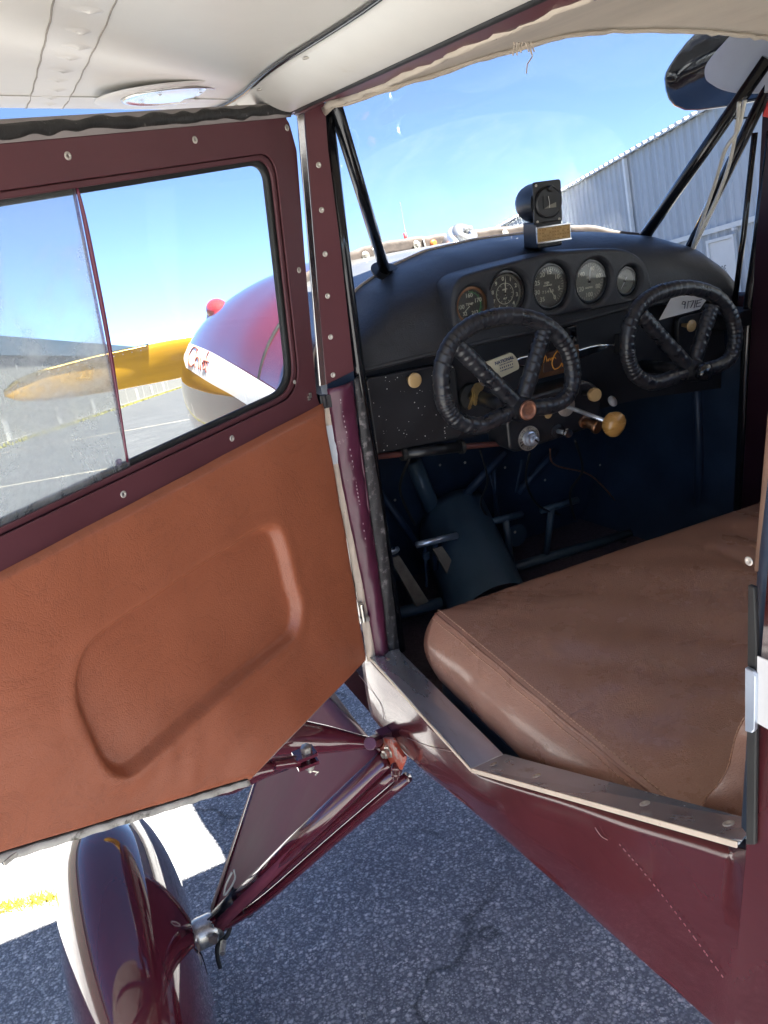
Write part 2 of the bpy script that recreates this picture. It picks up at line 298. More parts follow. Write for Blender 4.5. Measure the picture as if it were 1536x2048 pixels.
# ------------------------------------------------------------------ mesh helpers
def link(name, me, mats, parent=None, smooth=False, origin=None):
    o = bpy.data.objects.new(name, me); COL.objects.link(o)
    for m in (mats if isinstance(mats, (list, tuple)) else [mats]): me.materials.append(m)
    if smooth:
        for p in me.polygons: p.use_smooth = True
    if parent: o.parent = parent
    return o
class MB:
    def __init__(s): s.v = []; s.f = []; s.mi = []; s.cur = 0
    def add(s, vs, fs):
        k = len(s.v); s.v += [V(p) for p in vs]; s.f += [tuple(i+k for i in f) for f in fs]; s.mi += [s.cur]*len(fs); return s
    def box(s, c, x, y, z):       # centre and three half-axis vectors
        c, x, y, z = V(c), V(x), V(y), V(z)
        vs = [c+x*a+y*b+z*d for d in (-1, 1) for b in (-1, 1) for a in (-1, 1)]
        return s.add(vs, [(0,2,3,1), (4,5,7,6), (0,1,5,4), (2,6,7,3), (0,4,6,2), (1,3,7,5)])
    def abox(s, x0, x1, y0, y1, z0, z1):
        return s.box(((x0+x1)/2, (y0+y1)/2, (z0+z1)/2), ((x1-x0)/2,0,0), (0,(y1-y0)/2,0), (0,0,(z1-z0)/2))
    def prism(s, pts, d):         # polygon swept along d
        pts = [V(p) for p in pts]; d = V(d); n = len(pts)
        tri = tessellate_polygon([pts])
        fs = [tuple(t) for t in tri] + [tuple(i+n for i in reversed(t)) for t in tri]
        fs += [(i, (i+1) % n, (i+1) % n+n, i+n) for i in range(n)]
        return s.add(pts+[p+d for p in pts], fs)
    def grid(s, fn, nu, nv, cu=False):
        vs = [fn(i/(nu if cu else nu), j/nv) for j in range(nv+1) for i in range(nu if cu else nu+1)]
        m = nu if cu else nu+1
        fs = [(j*m+i, j*m+(i+1) % m, (j+1)*m+(i+1) % m, (j+1)*m+i) for j in range(nv) for i in range(nu)]
        return s.add(vs, fs)
    def tube(s, path, r, seg=12, closed=False, cap=True, flat=None, rf=None):
        path = [V(p) for p in path]; n = len(path); rings = []
        up = None
        for i, p in enumerate(path):
            if closed: t = path[(i+1) % n]-path[i-1]
            else: t = path[min(i+1, n-1)]-path[max(i-1, 0)]
            t.normalize()
            if up is None:
                up = V((0,0,1)) if abs(t.z) < .9 else V((1,0,0))
                if flat: up = V(flat[0])
            a = (up-t*up.dot(t)).normalized(); bb = t.cross(a)
            if not flat: up = a
            ri = r[i] if isinstance(r, (list, tuple)) else r
            ring = []
            for k in range(seg):
                an = 2*math.pi*k/seg; q = ri if rf is None else ri*rf(i, k)
                kx = flat[1] if flat else 1.
                if flat and len(flat) > 2: kx = flat[2][i]
                ring.append(p+a*math.cos(an)*q*kx+bb*math.sin(an)*q)
            rings.append(ring)
        vs = [q for g in rings for q in g]; fs = []
        for i in range(n if closed else n-1):
            j = (i+1) % n
            fs += [(i*seg+k, i*seg+(k+1) % seg, j*seg+(k+1) % seg, j*seg+k) for k in range(seg)]
        if cap and not closed:
            fs += [tuple(range(seg-1, -1, -1)), tuple((n-1)*seg+k for k in range(seg))]
        return s.add(vs, fs)
    def lathe(s, prof, c, ax, seg=24, x=None):     # prof: (radius, height) along ax
        c, ax = V(c), V(ax).normalized()
        a = V(x) if x is not None else (V((0,0,1)) if abs(ax.z) < .9 else V((1,0,0)))
        a = (a-ax*a.dot(ax)).normalized(); b = ax.cross(a); n = len(prof)
        vs = [c+ax*h+(a*math.cos(2*math.pi*k/seg)+b*math.sin(2*math.pi*k/seg))*r for r, h in prof for k in range(seg)]
        fs = [(i*seg+k, i*seg+(k+1) % seg, (i+1)*seg+(k+1) % seg, (i+1)*seg+k) for i in range(n-1) for k in range(seg)]
        if prof[0][0] > 1e-5: fs.append(tuple(range(seg-1, -1, -1)))
        if prof[-1][0] > 1e-5: fs.append(tuple((n-1)*seg+k for k in range(seg)))
        return s.add(vs, fs)
    def mesh(s, name, fix=True):
        me = bpy.data.meshes.new(name); me.from_pydata([tuple(p) for p in s.v], [], s.f)
        for p, k in zip(me.polygons, s.mi): p.material_index = k
        bm = bmesh.new(); bm.from_mesh(me)
        bmesh.ops.remove_doubles(bm, verts=bm.verts, dist=1e-5)
        if fix: bmesh.ops.recalc_face_normals(bm, faces=bm.faces)
        bm.to_mesh(me); bm.free(); return me
    def build(s, name, mats, parent=None, smooth=False, fix=True, auto=None):
        o = link(name, s.mesh(name, fix), mats, parent, smooth or auto is not None)
        if auto is not None:
            me = o.data; bm = bmesh.new(); bm.from_mesh(me)
            for e in bm.edges:
                if len(e.link_faces) == 2 and e.calc_face_angle(0) > R(auto): e.smooth = False
            bm.to_mesh(me); bm.free()
        return o
def bevel(o, wd, seg=2, ang=40):
    m = o.modifiers.new('bevel', 'BEVEL'); m.width = wd; m.segments = seg; m.limit_method = 'ANGLE'; m.angle_limit = R(ang); return o
def solid(o, t, off=-1):
    m = o.modifiers.new('solid', 'SOLIDIFY'); m.thickness = t; m.offset = off; return o
def eval_mesh(o):
    dg = bpy.context.evaluated_depsgraph_get(); return bpy.data.meshes.new_from_object(o.evaluated_get(dg))
def frame(o, x, y): 
    x = V(x).normalized(); y = V(y); y = (y-x*y.dot(x)).normalized(); z = x.cross(y)
    m = Matrix((x, y, z)).transposed().to_4x4(); m.translation = V(o); return m
def plate(name, outline, holes, thick, bev, mt, M, parent):
    """flat sheet with cut-outs: 2D loops in frame M (its front lies at z = +thick/2)"""
    cu = bpy.data.curves.new(name, 'CURVE'); cu.dimensions = '2D'; cu.fill_mode = 'BOTH'
    for lp in [outline]+list(holes):
        sp = cu.splines.new('POLY'); sp.points.add(len(lp)-1); sp.use_cyclic_u = True
        for q, (a, b) in zip(sp.points, lp): q.co = (a, b, 0, 1)
    cu.extrude = thick/2-bev; cu.bevel_depth = bev; cu.bevel_resolution = 2; cu.offset = -bev
    o = bpy.data.objects.new('tmp', cu); COL.objects.link(o); bpy.context.view_layer.update()
    me = eval_mesh(o); bpy.data.objects.remove(o); me.transform(M); me.name = name
    me.materials.clear()
    return link(name, me, mt, parent)
def rounded(pts, r, n=6):
    out = []; k = len(pts); rs = r if isinstance(r, (list, tuple)) else [r]*k
    for i in range(k):
        p, a, b = V(pts[i]).to_2d() if len(pts[i]) > 2 else V(pts[i]), V(pts[i-1]), V(pts[(i+1) % k])
        da, db = (a-p), (b-p); ri = min(rs[i], da.length*.48, db.length*.48); da.normalize(); db.normalize()
        p0, p2 = p+da*ri, p+db*ri
        for j in range(n+1):
            t = j/n; q = p0*(1-t)**2+p*2*t*(1-t)+p2*t*t; out.append((q.x, q.y))
    return out
FONTC = {}
def text_mesh(body, size, ext=.0002, shear=0., bold=0.):
    key = (body, size, ext, shear, bold)
    if key in FONTC: return FONTC[key].copy()
    cu = bpy.data.curves.new('text', 'FONT'); cu.body = body; cu.size = size; cu.extrude = ext; cu.shear = shear; cu.offset = bold
    cu.align_x = 'CENTER'; cu.align_y = 'CENTER'; cu.resolution_u = 3
    o = bpy.data.objects.new('tmp', cu); COL.objects.link(o); bpy.context.view_layer.update()
    me = eval_mesh(o); bpy.data.objects.remove(o); me.materials.clear(); FONTC[key] = me
    return me.copy()
def texts(name, items, mt, parent):
    """several words of flat print joined into one mesh; items = (body, size, 4x4 frame, shear, bold)"""
    bm = bmesh.new()
    for it in items:
        me = text_mesh(it[0], it[1], .00015, it[3] if len(it) > 3 else 0, it[4] if len(it) > 4 else 0); me.transform(it[2]); bm.from_mesh(me)
    me = bpy.data.meshes.new(name); bm.to_mesh(me); bm.free()
    return link(name, me, mt, parent)
# script lettering drawn as pen strokes (points in letter units)
def strokes(name, lines, M, wd, mt, parent):
    b = MB()
    for ln in lines:
        ln = [V((x, y, 0)) for x, y in smooth2(ln)]
        b.tube([M @ p for p in ln], wd, 5)
    return b.build(name, mt, parent, True)
def smooth2(p, n=5):
    if len(p) < 3: return p
    out = []
    for i in range(len(p)-1):
        p0, p1, p2, p3 = [V(p[max(0, min(len(p)-1, i+k))]) for k in (-1, 0, 1, 2)]
        for j in range(n):
            t = j/n; q = .5*((2*p1)+(p2-p0)*t+(2*p0-5*p1+4*p2-p3)*t*t+(3*p1-p0-3*p2+p3)*t**3); out.append(tuple(q))
    out.append(tuple(p[-1])); return out
def smoothc(p, n=8):
    out = []; k = len(p)
    for i in range(k):
        p0, p1, p2, p3 = [V(p[(i+d) % k]) for d in (-1, 0, 1, 2)]
        for j in range(n):
            t = j/n; out.append(.5*((2*p1)+(p2-p0)*t+(2*p0-5*p1+4*p2-p3)*t*t+(3*p1-p0-3*p2+p3)*t**3))
    return out
def lerp(x, xs, ys):
    if x <= xs[0]: return ys[0]
    for i in range(len(xs)-1):
        if x <= xs[i+1]: return ys[i]+(ys[i+1]-ys[i])*(x-xs[i])/(xs[i+1]-xs[i])
    return ys[-1]
def slerp(x, xs, ys):            # smooth (catmull) interpolation
    if x <= xs[0]: return ys[0]
    if x >= xs[-1]: return ys[-1]
    for i in range(len(xs)-1):
        if x <= xs[i+1]:
            t = (x-xs[i])/(xs[i+1]-xs[i]); a = ys[max(i-1, 0)]; b = ys[i]; c = ys[i+1]; d = ys[min(i+2, len(ys)-1)]
            return .5*((2*b)+(c-a)*t+(2*a-5*b+4*c-d)*t*t+(3*b-a-3*c+d)*t**3)
# screw heads share one mesh
_s = MB(); _s.cur = 0; _s.lathe([(.0043, 0), (.0044, .0005), (.0040, .0010), (.0021, .0012), (.0018, -.0002), (0, -.0003)], (0,0,0), (0,0,1), 14)
SCREW = _s.mesh('screw'); SCREW.materials.append(STEEL)
for p in SCREW.polygons: p.use_smooth = True
def screw(p, n, parent, k=1., name='screw'):
    o = bpy.data.objects.new(name, SCREW); COL.objects.link(o); o.parent = parent; o.location = V(p)
    o.rotation_euler = V(n).to_track_quat('Z', 'Y').to_euler(); o.scale = (k, k, k); return o
def tag(o, label, cat=None, group=None, kind=None):
    o['label'] = label
    if cat: o['category'] = cat
    if group: o['group'] = group
    if kind: o['kind'] = kind
    return o
def struct(o, label): o['kind'] = 'structure'; o['label'] = label; return o
def in_cabin(o, base):          # a loose thing lying in the tilted airplane: origin moved to its base
    o.data.transform(Matrix.Translation(-V(base))); o.location = RP @ V(base); o.rotation_euler = (PITCH, 0, 0); return o

# ------------------------------------------------------------------ ground
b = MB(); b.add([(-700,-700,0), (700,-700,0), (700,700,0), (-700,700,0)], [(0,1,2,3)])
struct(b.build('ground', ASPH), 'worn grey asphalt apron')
LANE = V((.281, .960, 0)).normalized(); LP = V((LANE.y, -LANE.x, 0))     # hangar rows run along LANE
def strip(name, a, c, wd, z, mt, label):
    a, c = V(a), V(c); d = (c-a).normalized(); q = V((d.y, -d.x, 0))*wd/2; n = 24; b = MB(); random.seed(3)
    L_ = [a+(c-a)*i/n for i in range(n+1)]
    vs = [p+q*s_*(1+random.uniform(-.35, .35))+V((0,0,z)) for p in L_ for s_ in (-1, 1)]
    b.add(vs, [(2*i, 2*i+1, 2*i+3, 2*i+2) for i in range(n)])
    return struct(b.build(name, mt), label)
g0, g1 = ong(-60, 985), ong(262, 930)
strip('faded_line', g0-(g1-g0)*.6, g1+(g1-g0)*1.5, .10, .004, LINEP, 'faded tan line across the far asphalt')
g0, g1 = ong(250, 862), ong(400, 835)
strip('faded_line', g0-(g1-g0)*2., g1+(g1-g0)*2, .10, .004, LINEP, 'faded line nearer the pale shed')

# ------------------------------------------------------------------ far buildings
def building(name, q, d0, d1, side, eave, depth, wallm, rib, pitch_w, roofm, fascia, label, cat):
    """long steel hangar: face through q along LANE; side = +1 when the body lies to the right of the face"""
    e = bpy.data.objects.new(name, None); COL.objects.link(e); e.location = q+LANE*((d0+d1)/2); tag(e, label, cat, 'long steel hangar rows')
    o0 = e.location.copy(); out = LP*(-side)
    def F(d, h, p=0.): return q+LANE*d+out*p+V((0,0,h))-o0
    # one corrugated wall sheet, shared by every panel
    nrib = int(round(pitch_w/.305)); prof = []
    for k in range(nrib):
        x0 = k*pitch_w/nrib; s = pitch_w/nrib
        prof += [(x0, 0), (x0+s*.36, 0), (x0+s*.46, rib), (x0+s*.62, rib), (x0+s*.72, 0), (x0+s*.98, 0)]
    b = MB(); vs = []
    for x, y in prof: vs += [LANE*x+out*y, LANE*x+out*y+V((0,0,eave))]
    b.add(vs, [(2*i, 2*i+2, 2*i+3, 2*i+1) for i in range(len(prof)-1)])
    pm = b.mesh('wall_panel'); pm.materials.append(wallm)
    n = int((d1-d0)/pitch_w)
    for i in range(n):
        p = bpy.data.objects.new('wall_panel', pm); COL.objects.link(p); p.parent = e; p.location = F(d0+i*pitch_w, 0)
    # ends and back
    b = MB(); c = [F(d0, 0, -.03), F(d1, 0, -.03), F(d1, 0, -depth), F(d0, 0, -depth)]
    b.prism(c, (0, 0, eave-.02)); b.build('wall_core', wallm, e)
    # roof sheet panels with open rib ends over the eave
    s = .305; b = MB(); pr = []
    for k in range(3):
        x0 = k*s; pr += [(x0, 0), (x0+s*.28, 0), (x0+s*.40, .05), (x0+s*.70, .05), (x0+s*.82, 0), (x0+s*.99, 0)]
    vs = []
    slope = .12
    for x, y in pr: vs += [LANE*x+out*.16+V((0,0,eave+.02+y)), LANE*x-out*depth*.5+V((0,0,eave+.02+y+slope*depth*.5))]
    b.add(vs, [(2*i, 2*i+2, 2*i+3, 2*i+1) for i in range(len(pr)-1)])
    # eave closure so the rib ends read as bright caps
    vs = []
    for x, y in pr: vs += [LANE*x+out*.158+V((0,0,eave-.02)), LANE*x+out*.158+V((0,0,eave+.02+y))]
    b.add(vs, [(2*i, 2*i+2, 2*i+3, 2*i+1) for i in range(len(pr)-1)])
    rm = b.mesh('roof_panel'); rm.materials.append(roofm)
    for i in range(int((d1-d0)/(3*s))):
        p = bpy.data.objects.new('roof_panel', rm); COL.objects.link(p); p.parent = e; p.location = F(d0+i*3*s, 0)
    return e, F
# right hangar
qd = RW @ V(((1450-IW/2)/FPX, (500-IH/2)/FPX, 1.)); q0 = CW+qd*16.; q0.z = 0
hg, F = building('hangar', q0, -14., 62., +1, 4.55, 16., SHEET, .045, .915, ROOFM, False, 'grey corrugated hangar with white door seen through the windshield', 'hangar')
def hbox(name, d0, d1, h0, h1, p0, p1, m): 
    b = MB(); b.prism([F(d0, h0, p0), F(d1, h0, p0), F(d1, h0, p1), F(d0, h0, p1)], (0, 0, h1-h0)); return b.build(name, m, hg)
hbox('trim_strip', -14, 62, 2.22, 2.32, .046, .09, TRIMW)
for d in (3.7, 13.7, 23.7, -6.3): hbox('downpipe', d, d+.10, 0, 4.5, .047, .13, TRIMW)
dr = hbox('door', -.42, .42, .04, 2.03, .047, .075, TRIMW)
def dsub(name, d0, d1, h0, h1, p0, p1, m):
    o = hbox(name, d0, d1, h0, h1, p0, p1, m); o.parent = dr; return o
dsub('door_frame', -.50, -.425, 0, 2.1, .047, .11, TRIMW); dsub('door_frame', .425, .50, 0, 2.1, .047, .11, TRIMW); dsub('door_frame', -.5, .5, 2.035, 2.1, .048, .112, TRIMW)
hbox('wall_lamp', -.58, -.5, 2.16, 2.21, .047, .14, WHITE)
Md = frame(F(-.02, 1.45, .077), -LANE*-1, UZ)
texts('door_number', [('30', .20, frame(F(-.02, 1.46, .0765), LANE, UZ))], INKB, dr)
# left shed row
gl = ong(0, 894); gl.z = 0
sh, F2 = building('storage_shed', gl, -40., 90., -1, 4.3, 10., SHEETW, .03, .915, ROOFD, True, 'pale low shed row with dark roof seen through the door window', 'shed')
def sbox(name, d0, d1, h0, h1, p0, p1, m):
    b = MB(); b.prism([F2(d0, h0, p0), F2(d1, h0, p0), F2(d1, h0, p1), F2(d0, h0, p1)], (0, 0, h1-h0)); return b.build(name, m, sh)
sbox('roof_fascia', -40, 90, 4.05, 5.0, .04, .2, ROOFD)
sbox('base_kerb', -40, 90, 0, .16, .04, .25, CONC)
POSTM = mat('post_paint', (.30,.29,.27), .6, vary=.1)
for k in range(8):
    d = -8+k*9.
    sbox('door_post', d, d+.28, .165, 1.15, .05, .22, POSTM); sbox('wall_joint', d+4.4, d+4.46, .165, 4.0, .035, .06, POSTM)
b = MB(); random.seed(11)
for k in range(1600):
    d = random.uniform(-30, 80); p = F2(d, 0, .3+random.random()**2*.5)+sh.location; h = random.uniform(.06, .2); a = random.uniform(0, 6.28); v = V((math.cos(a), math.sin(a), 0))*.05
    b.add([p-v, p+v, p+v*random.uniform(-.5,.5)+V((random.uniform(-.05,.05), random.uniform(-.05,.05), h))], [(0,1,2)])
tag(b.build('grass_verge', GRASS), 'thin dry grass along the foot of the shed', None, None, 'stuff')
# weeds in the pavement crack beside the wheel
b = MB(); c0, c1 = ong(-10, 1822), ong(150, 1785)
for k in range(700):
    t = random.uniform(-.5, 1.1); p = c0+(c1-c0)*t+V((random.gauss(0, .012), random.gauss(0, .018), 0)); h = random.uniform(.008, .03); a = random.uniform(0, 6.28); v = V((math.cos(a), math.sin(a), 0))*random.uniform(.002, .004)
    tip = p+V((random.uniform(-.02,.02), random.uniform(-.02,.02), h)); b.add([p-v, p+v, tip], [(0,1,2)])
tag(b.build('crack_weeds', mat('weed', (.36,.32,.03), .7, vary=.35, vscale=60.)), 'yellow green weeds in the pavement crack by the wheel', None, None, 'stuff')
DARKP = mat('shaded_plum_trim', (.03,.010,.018), .35, vary=.2, vscale=10.)  # plum with the cabin's inside shade put into its colour

# loose chips lying on the pavement near the airplane
b = MB(); random.seed(21)
for k in range(1500):
    x, y = random.uniform(-1.9, .9), random.uniform(-.5, 2.2); r = random.choice((.0018, .0022, .0026, .003, .004))*random.uniform(.8, 1.3); a = random.uniform(0, 3.14)
    c, s_ = math.cos(a)*r, math.sin(a)*r; e = random.uniform(.5, .9); z0 = r*.25
    b.add([(x+c, y+s_, z0), (x-s_*e, y+c*e, z0+r*.15), (x-c, y-s_, z0), (x+s_*e, y-c*e, z0), (x+c*.1, y, z0+r*.62), (x, y, -.001)], [(0,1,4), (1,2,4), (2,3,4), (3,0,4), (1,0,5), (2,1,5), (3,2,5), (0,3,5)])
tag(b.build('loose_chips', mat('stone_chip', (.50,.48,.44), .8, vary=.5, vscale=90.)), 'loose pale stone chips on the asphalt', None, None, 'stuff')
POSTB = mat('post_brown_cloth', (.16,.085,.055), .7, vary=.2, vscale=30., bump=.2, bscale=200.)
# ================================================================== the airplane
air = bpy.data.objects.new('airplane', None); COL.objects.link(air); air.rotation_euler = (PITCH, 0, 0)
tag(air, 'maroon vintage high wing airplane with its cabin door swung open', 'airplane')

# ------------------------------------------------------------------ wings
WY = .285; CH = 1.52
def foil():
    lo = [(0, .075), (.004, .052), (.014, .034), (.03, .020), (.06, .008), (.10, .003), (.17, 0), (.30, 0), (.55, .003), (.85, .012), (1.2, .028), (CH, .045)]
    up = [(1.2, .10), (.85, .158), (.55, .188), (.30, .188), (.17, .168), (.10, .146), (.06, .128), (.03, .108), (.014, .095), (.004, .085)]
    return lo+up
FO = foil()
def wing(sgn, x0, x1, zr, name, dih):
    b = MB(); n = 26; st = [x0+(x1-x0)*(i/n)**1.4 for i in range(n+1)]
    m = len(FO)
    vs = []
    for x in st:
        for t, h in FO: vs.append((x, WY-t, zr+h+dih*(abs(x)-abs(x0))))
    fs = [(i*m+k, i*m+(k+1) % m, (i+1)*m+(k+1) % m, (i+1)*m+k) for i in range(n) for k in range(m)]
    fs += [tuple(range(m)), tuple(n*m+k for k in range(m))]
    b.add(vs, fs)
    return b.build(name, WING, air, auto=50)
DIH = .075
wl = wing(-1, -.565, -5.4, 1.880, 'wing', DIH)
wr = wing(1, .50, 5.4, 1.818, 'wing', .03)
def wz(x): return 1.880+DIH*(abs(x)-.565)
def wlow(x, y):
    t = WY-y; return wz(x)+lerp(t, [p[0] for p in FO[:12]], [p[1] for p in FO[:12]])
# fabric tapes over the ribs, with the rib-stitch lumps showing through
GRIME = mat('tape_grime', (.30,.27,.23), .6, vary=.2, vscale=30.)
for k, xr in enumerate((-.806, -1.15, -1.49)):
    wdt = .024
    def tp(u, v, xr=xr): y = .20-v*1.3; x = xr-.02*(v-.15)*0+(u-.5)*2*wdt; return V((x, y, wlow(x, y)-.0006))
    b = MB(); b.grid(tp, 2, 80); tpo = b.build('rib_tape', TAPE, wl, True)
    for u in (0, 1):
        b = MB(); b.tube([tp(u, j/60)+V((.0006*math.sin(j*1.7), 0, 0)) for j in range(61)], .0009, 5); b.build('tape_edge', GRIME, wl, True)
    for j in range(15):
        y = .13-j*.058+random.uniform(-.006, .006); x = xr+random.uniform(-.005, .005)+.003
        lb = MB(); rx, ry, hh = random.uniform(.012, .017), random.uniform(.008, .011), random.uniform(.0014, .0026)
        def lf(u, v): 
            a = u*2*math.pi; px_, py_ = x+math.cos(a)*v*rx, y+math.sin(a)*v*ry+math.cos(a)*v*.004
            return V((px_, py_, wlow(px_, py_)-.0007-hh*(1-v*v)**2*(1+.5*math.sin(a+1))))
        lb.grid(lf, 16, 6, True); lb.build('rib_stitch', TAPE, wl, True)
# spanwise leading-edge tape line and inspection cover
b = MB(); b.grid(lambda u, v: V((-.57-u*4.5, WY-.19-.03*v, wlow(-.57-u*4.5, WY-.2)-.0007)), 40, 1); solid(b.build('leading_edge_tape', TAPE, wl), .001, 0)
COVM = mat('cover_plate', (.62,.60,.56), .22, metal=.7, vary=.1, vscale=12., bump=.1, bscale=10., bdist=.004)
ic = onz(345, 183, wlow(-.69, -.1))
b = MB(); b.lathe([(0, -.0022), (.052, -.0022), (.062, -.0016), (.064, -.003), (.068, -.003), (.070, 0)], (ic.x, ic.y, wlow(ic.x, ic.y)-.0005), (0, 0, 1), 48)
ring = b.build('inspection_cover', COVM, wl, True)
b = MB(); b.lathe([(.070, -.0004), (.103, -.0004), (.1035, 0)], (ic.x, ic.y, wlow(ic.x, ic.y)-.0006), (0,0,1), 48); b.build('reinforcing_ring', TAPE, wl, True)
for a in (.6, 2.6, 4.1, 5.4): screw((ic.x+.045*math.cos(a), ic.y+.045*math.sin(a), wlow(ic.x, ic.y)-.0042), (0,0,-1), ring, .6)
# root gap fairing strip and its dark edges
b = MB()
def rf(u, v):
    y = .16-u*1.4; x = -.574+.074*v; z = (wlow(-.570, y)-.0005)*(1-v)+1.852*v-.008*math.sin(math.pi*v)-.0025
    if v < .01: z += .001
    return V((x+.012*math.sin(u*19)*(1-v)*.5, y, z))
b.grid(rf, 60, 10); solid(b.build('root_fairing', WING, air, True), .0015, 1)
b = MB(); b.tube([rf(i/40, 0)+V((0, 0, -.002)) for i in range(41)], .0028, 8); b.build('fairing_edge', TUBE, air, True)
for u in (.07, .16, .29, .45): screw(rf(u, .12), (0,0,-1), air, 1.1)
b = MB(); b.tube([(-.500, .02-.9*i/20, 1.851) for i in range(21)], .0055, 10, flat=((0,0,1), .7)); b.build('door_seal', RUB, air, True)
# right wing root: glossy dark nose cuff with a pale panel, seen through the windshield
b = MB(); m = [(t, h) for t, h in FO]; cuff = []
sec = lambda x, k: [(x, WY+.012*k+.0-(t*(1+.0*k)), 1.818+.09+(h-.09)*k) for t, h in FO]
ts = [(t, h) for t, h in FO if t <= .56]
def cf(x, g): return [V((x, WY-t+.012*g if t < .3 else WY-t, 1.818+.09+(h-.09)*(1+.06*g))) for t, h in ts]
rings = [cf(.485, -.4), cf(.470, .2), cf(.470, .8), cf(.485, 1.), cf(.75, 1.)]
k = len(ts); b.add([p for r_ in rings for p in r_], [(i*k+j, i*k+(j+1) % k, (i+1)*k+(j+1) % k, (i+1)*k+j) for i in range(4) for j in range(k)]+[tuple(range(k))])
b.build('root_cuff', DKGL, wr, True)
pp = [onx(u, v, .462) for u, v in [(1470, 60), (1425, 110), (1408, 135), (1410, 160), (1440, 180), (1480, 188), (1545, 186), (1560, 60)]]
pl = rounded([(p.y, p.z) for p in pp], .02)
plate('root_panel', pl, [], .006, .002, PALE, frame((.464, 0, 0), (0,1,0), (0,0,1)), wr)
# wing struts
def strut(a, c, chord, th, name, endt=.16):
    a, c = V(a), V(c); n = 16; path = [a+(c-a)*(i/n)**1.5 for i in range(n+1)]
    wid = [lerp((p-a).length, [0, endt*.3, endt, 9], [.32, .45, 1, 1]) for p in path]
    b = MB(); b.tube(path, [th*lerp((p-a).length, [0, endt, 9], [.8, 1, 1]) for p in path], 18, flat=((0, .45, .9), 1, [chord/th*q for q in wid])); return b.build(name, GLOSS, air, True)
FIT = onx(778, 1492, -.515)
strut(FIT+V((-.01, .015, .0)), (-2.7, .06, 1.93), .034, .012, 'wing_strut')
s2a = V(onp(595, 1522, FIT+V((-.19, -.03, 0)), V((.3, 1, .2)).normalized()))
strut(s2a+V((-.02,0,0)), (-2.75, -.70, 1.93), .030, .013, 'wing_strut', .10)
b = MB(); dirn = (V((-2.75, -.70, 1.93))-s2a).normalized()
b.tube([s2a+dirn*.0, s2a+dirn*.05], .010, 12); b.box(s2a+V((.014,0,.008)), (.018,0,0), (0,.014,0), (0,0,.003)); b.box(s2a+V((.014,0,-.008)), (.018,0,0), (0,.014,0), (0,0,.003))
fk = b.build('strut_fork', GLOSS, air, auto=40)
b = MB(); b.lathe([(.0095, 0), (.0095, .010), (.006, .012), (.006, .012)], s2a+V((.018,0,.011)), (0,0,1), 6); b.lathe([(.004, 0), (.004, .05)], s2a+V((.018,0,-.03)), (0,0,1), 10); b.lathe([(.009, 0), (.009, .009)], s2a+V((.018,0,-.022)), (0,0,1), 6)
b.tube([s2a+V((.018,0,-.028)), s2a+V((.03,-.004,-.034)), s2a+V((.026,.003,-.044))], .0014, 6); b.build('fork_bolt', BOLT, fk, auto=40)

# ------------------------------------------------------------------ fuselage shell
BY = [.62, .45, .19, -.10, -.40, -.776, -1.2, -2.2, -3.6]
BZ = [.735, .745, .775, .800, .868, .940, 1.01, 1.16, 1.34]
def belly(y): return lerp(-y, [-q for q in BY], BZ)
SILL = [(.06, .957), (0., .956), (-.347, .946), (-.802, 1.190), (-.82, 1.20)]
def sillz(y): return lerp(-y, [-q[0] for q in SILL], [q[1] for q in SILL])
def halfw(y): return lerp(-y, [-.62, -.3, 0, 1.0, 2.2, 3.6], [.47, .492, .5, .5, .36, .14])
def side(sg, ys, top, name):
    b = MB(); n = len(ys)-1
    def fn(u, v):
        y = ys[int(round(u*n))]; zb = belly(y); zt = top(y); hw = halfw(y)
        if v < .25:
            a = v/.25*math.pi/2; r = .005
            return V((sg*(hw-r+r*math.sin(a)), y, zb+r-r*math.cos(a)))
        q = (v-.25)/.75; z = zb+.005+(zt-zb-.005)*q
        return V((sg*(hw+.003*math.sin(q*math.pi)+.0012*math.sin(y*31+z*9)), y, z))
    b.grid(fn, n, 16); return b.build(name, SKIN, air, True)
ysL = [.06-.02*i for i in range(43)]+[-.803, -.806]+[-.86-.06*i for i in range(10)]+[-1.6-.25*i for i in range(9)]
sk = side(-1, ysL, lambda y: sillz(y)-.006 if y > -.8045 else lerp(-y, [.8, .9, 1.3, 3.6], [1.452, 1.47, 1.5, 1.52]), 'side_skin'); solid(sk, .003, -1)
sk3 = side(1, [.47-.137*i for i in range(31)], lambda y: lerp(-y, [-.5, 1.2, 3.6], [1.43, 1.5, 1.52]), 'side_skin'); solid(sk3, .003, 1)
b = MB(); b.grid(lambda u, v: V(((u*2-1)*(halfw(.47-v*4.05)-.005), .47-v*4.05, belly(.47-v*4.05))), 2, 30); b.build('belly_skin', SKIN, air, True)
b = MB(); b.grid(lambda u, v: V((math.cos(math.pi*(1-u))*halfw(-1.0-v*2.6)*.97, -1.0-v*2.6, lerp(v, [0, 1], [1.49, 1.52])+math.sin(math.pi*u)*lerp(v, [0, 1], [.40, .10]))), 16, 20); b.build('turtle_deck', SKIN, air, True)
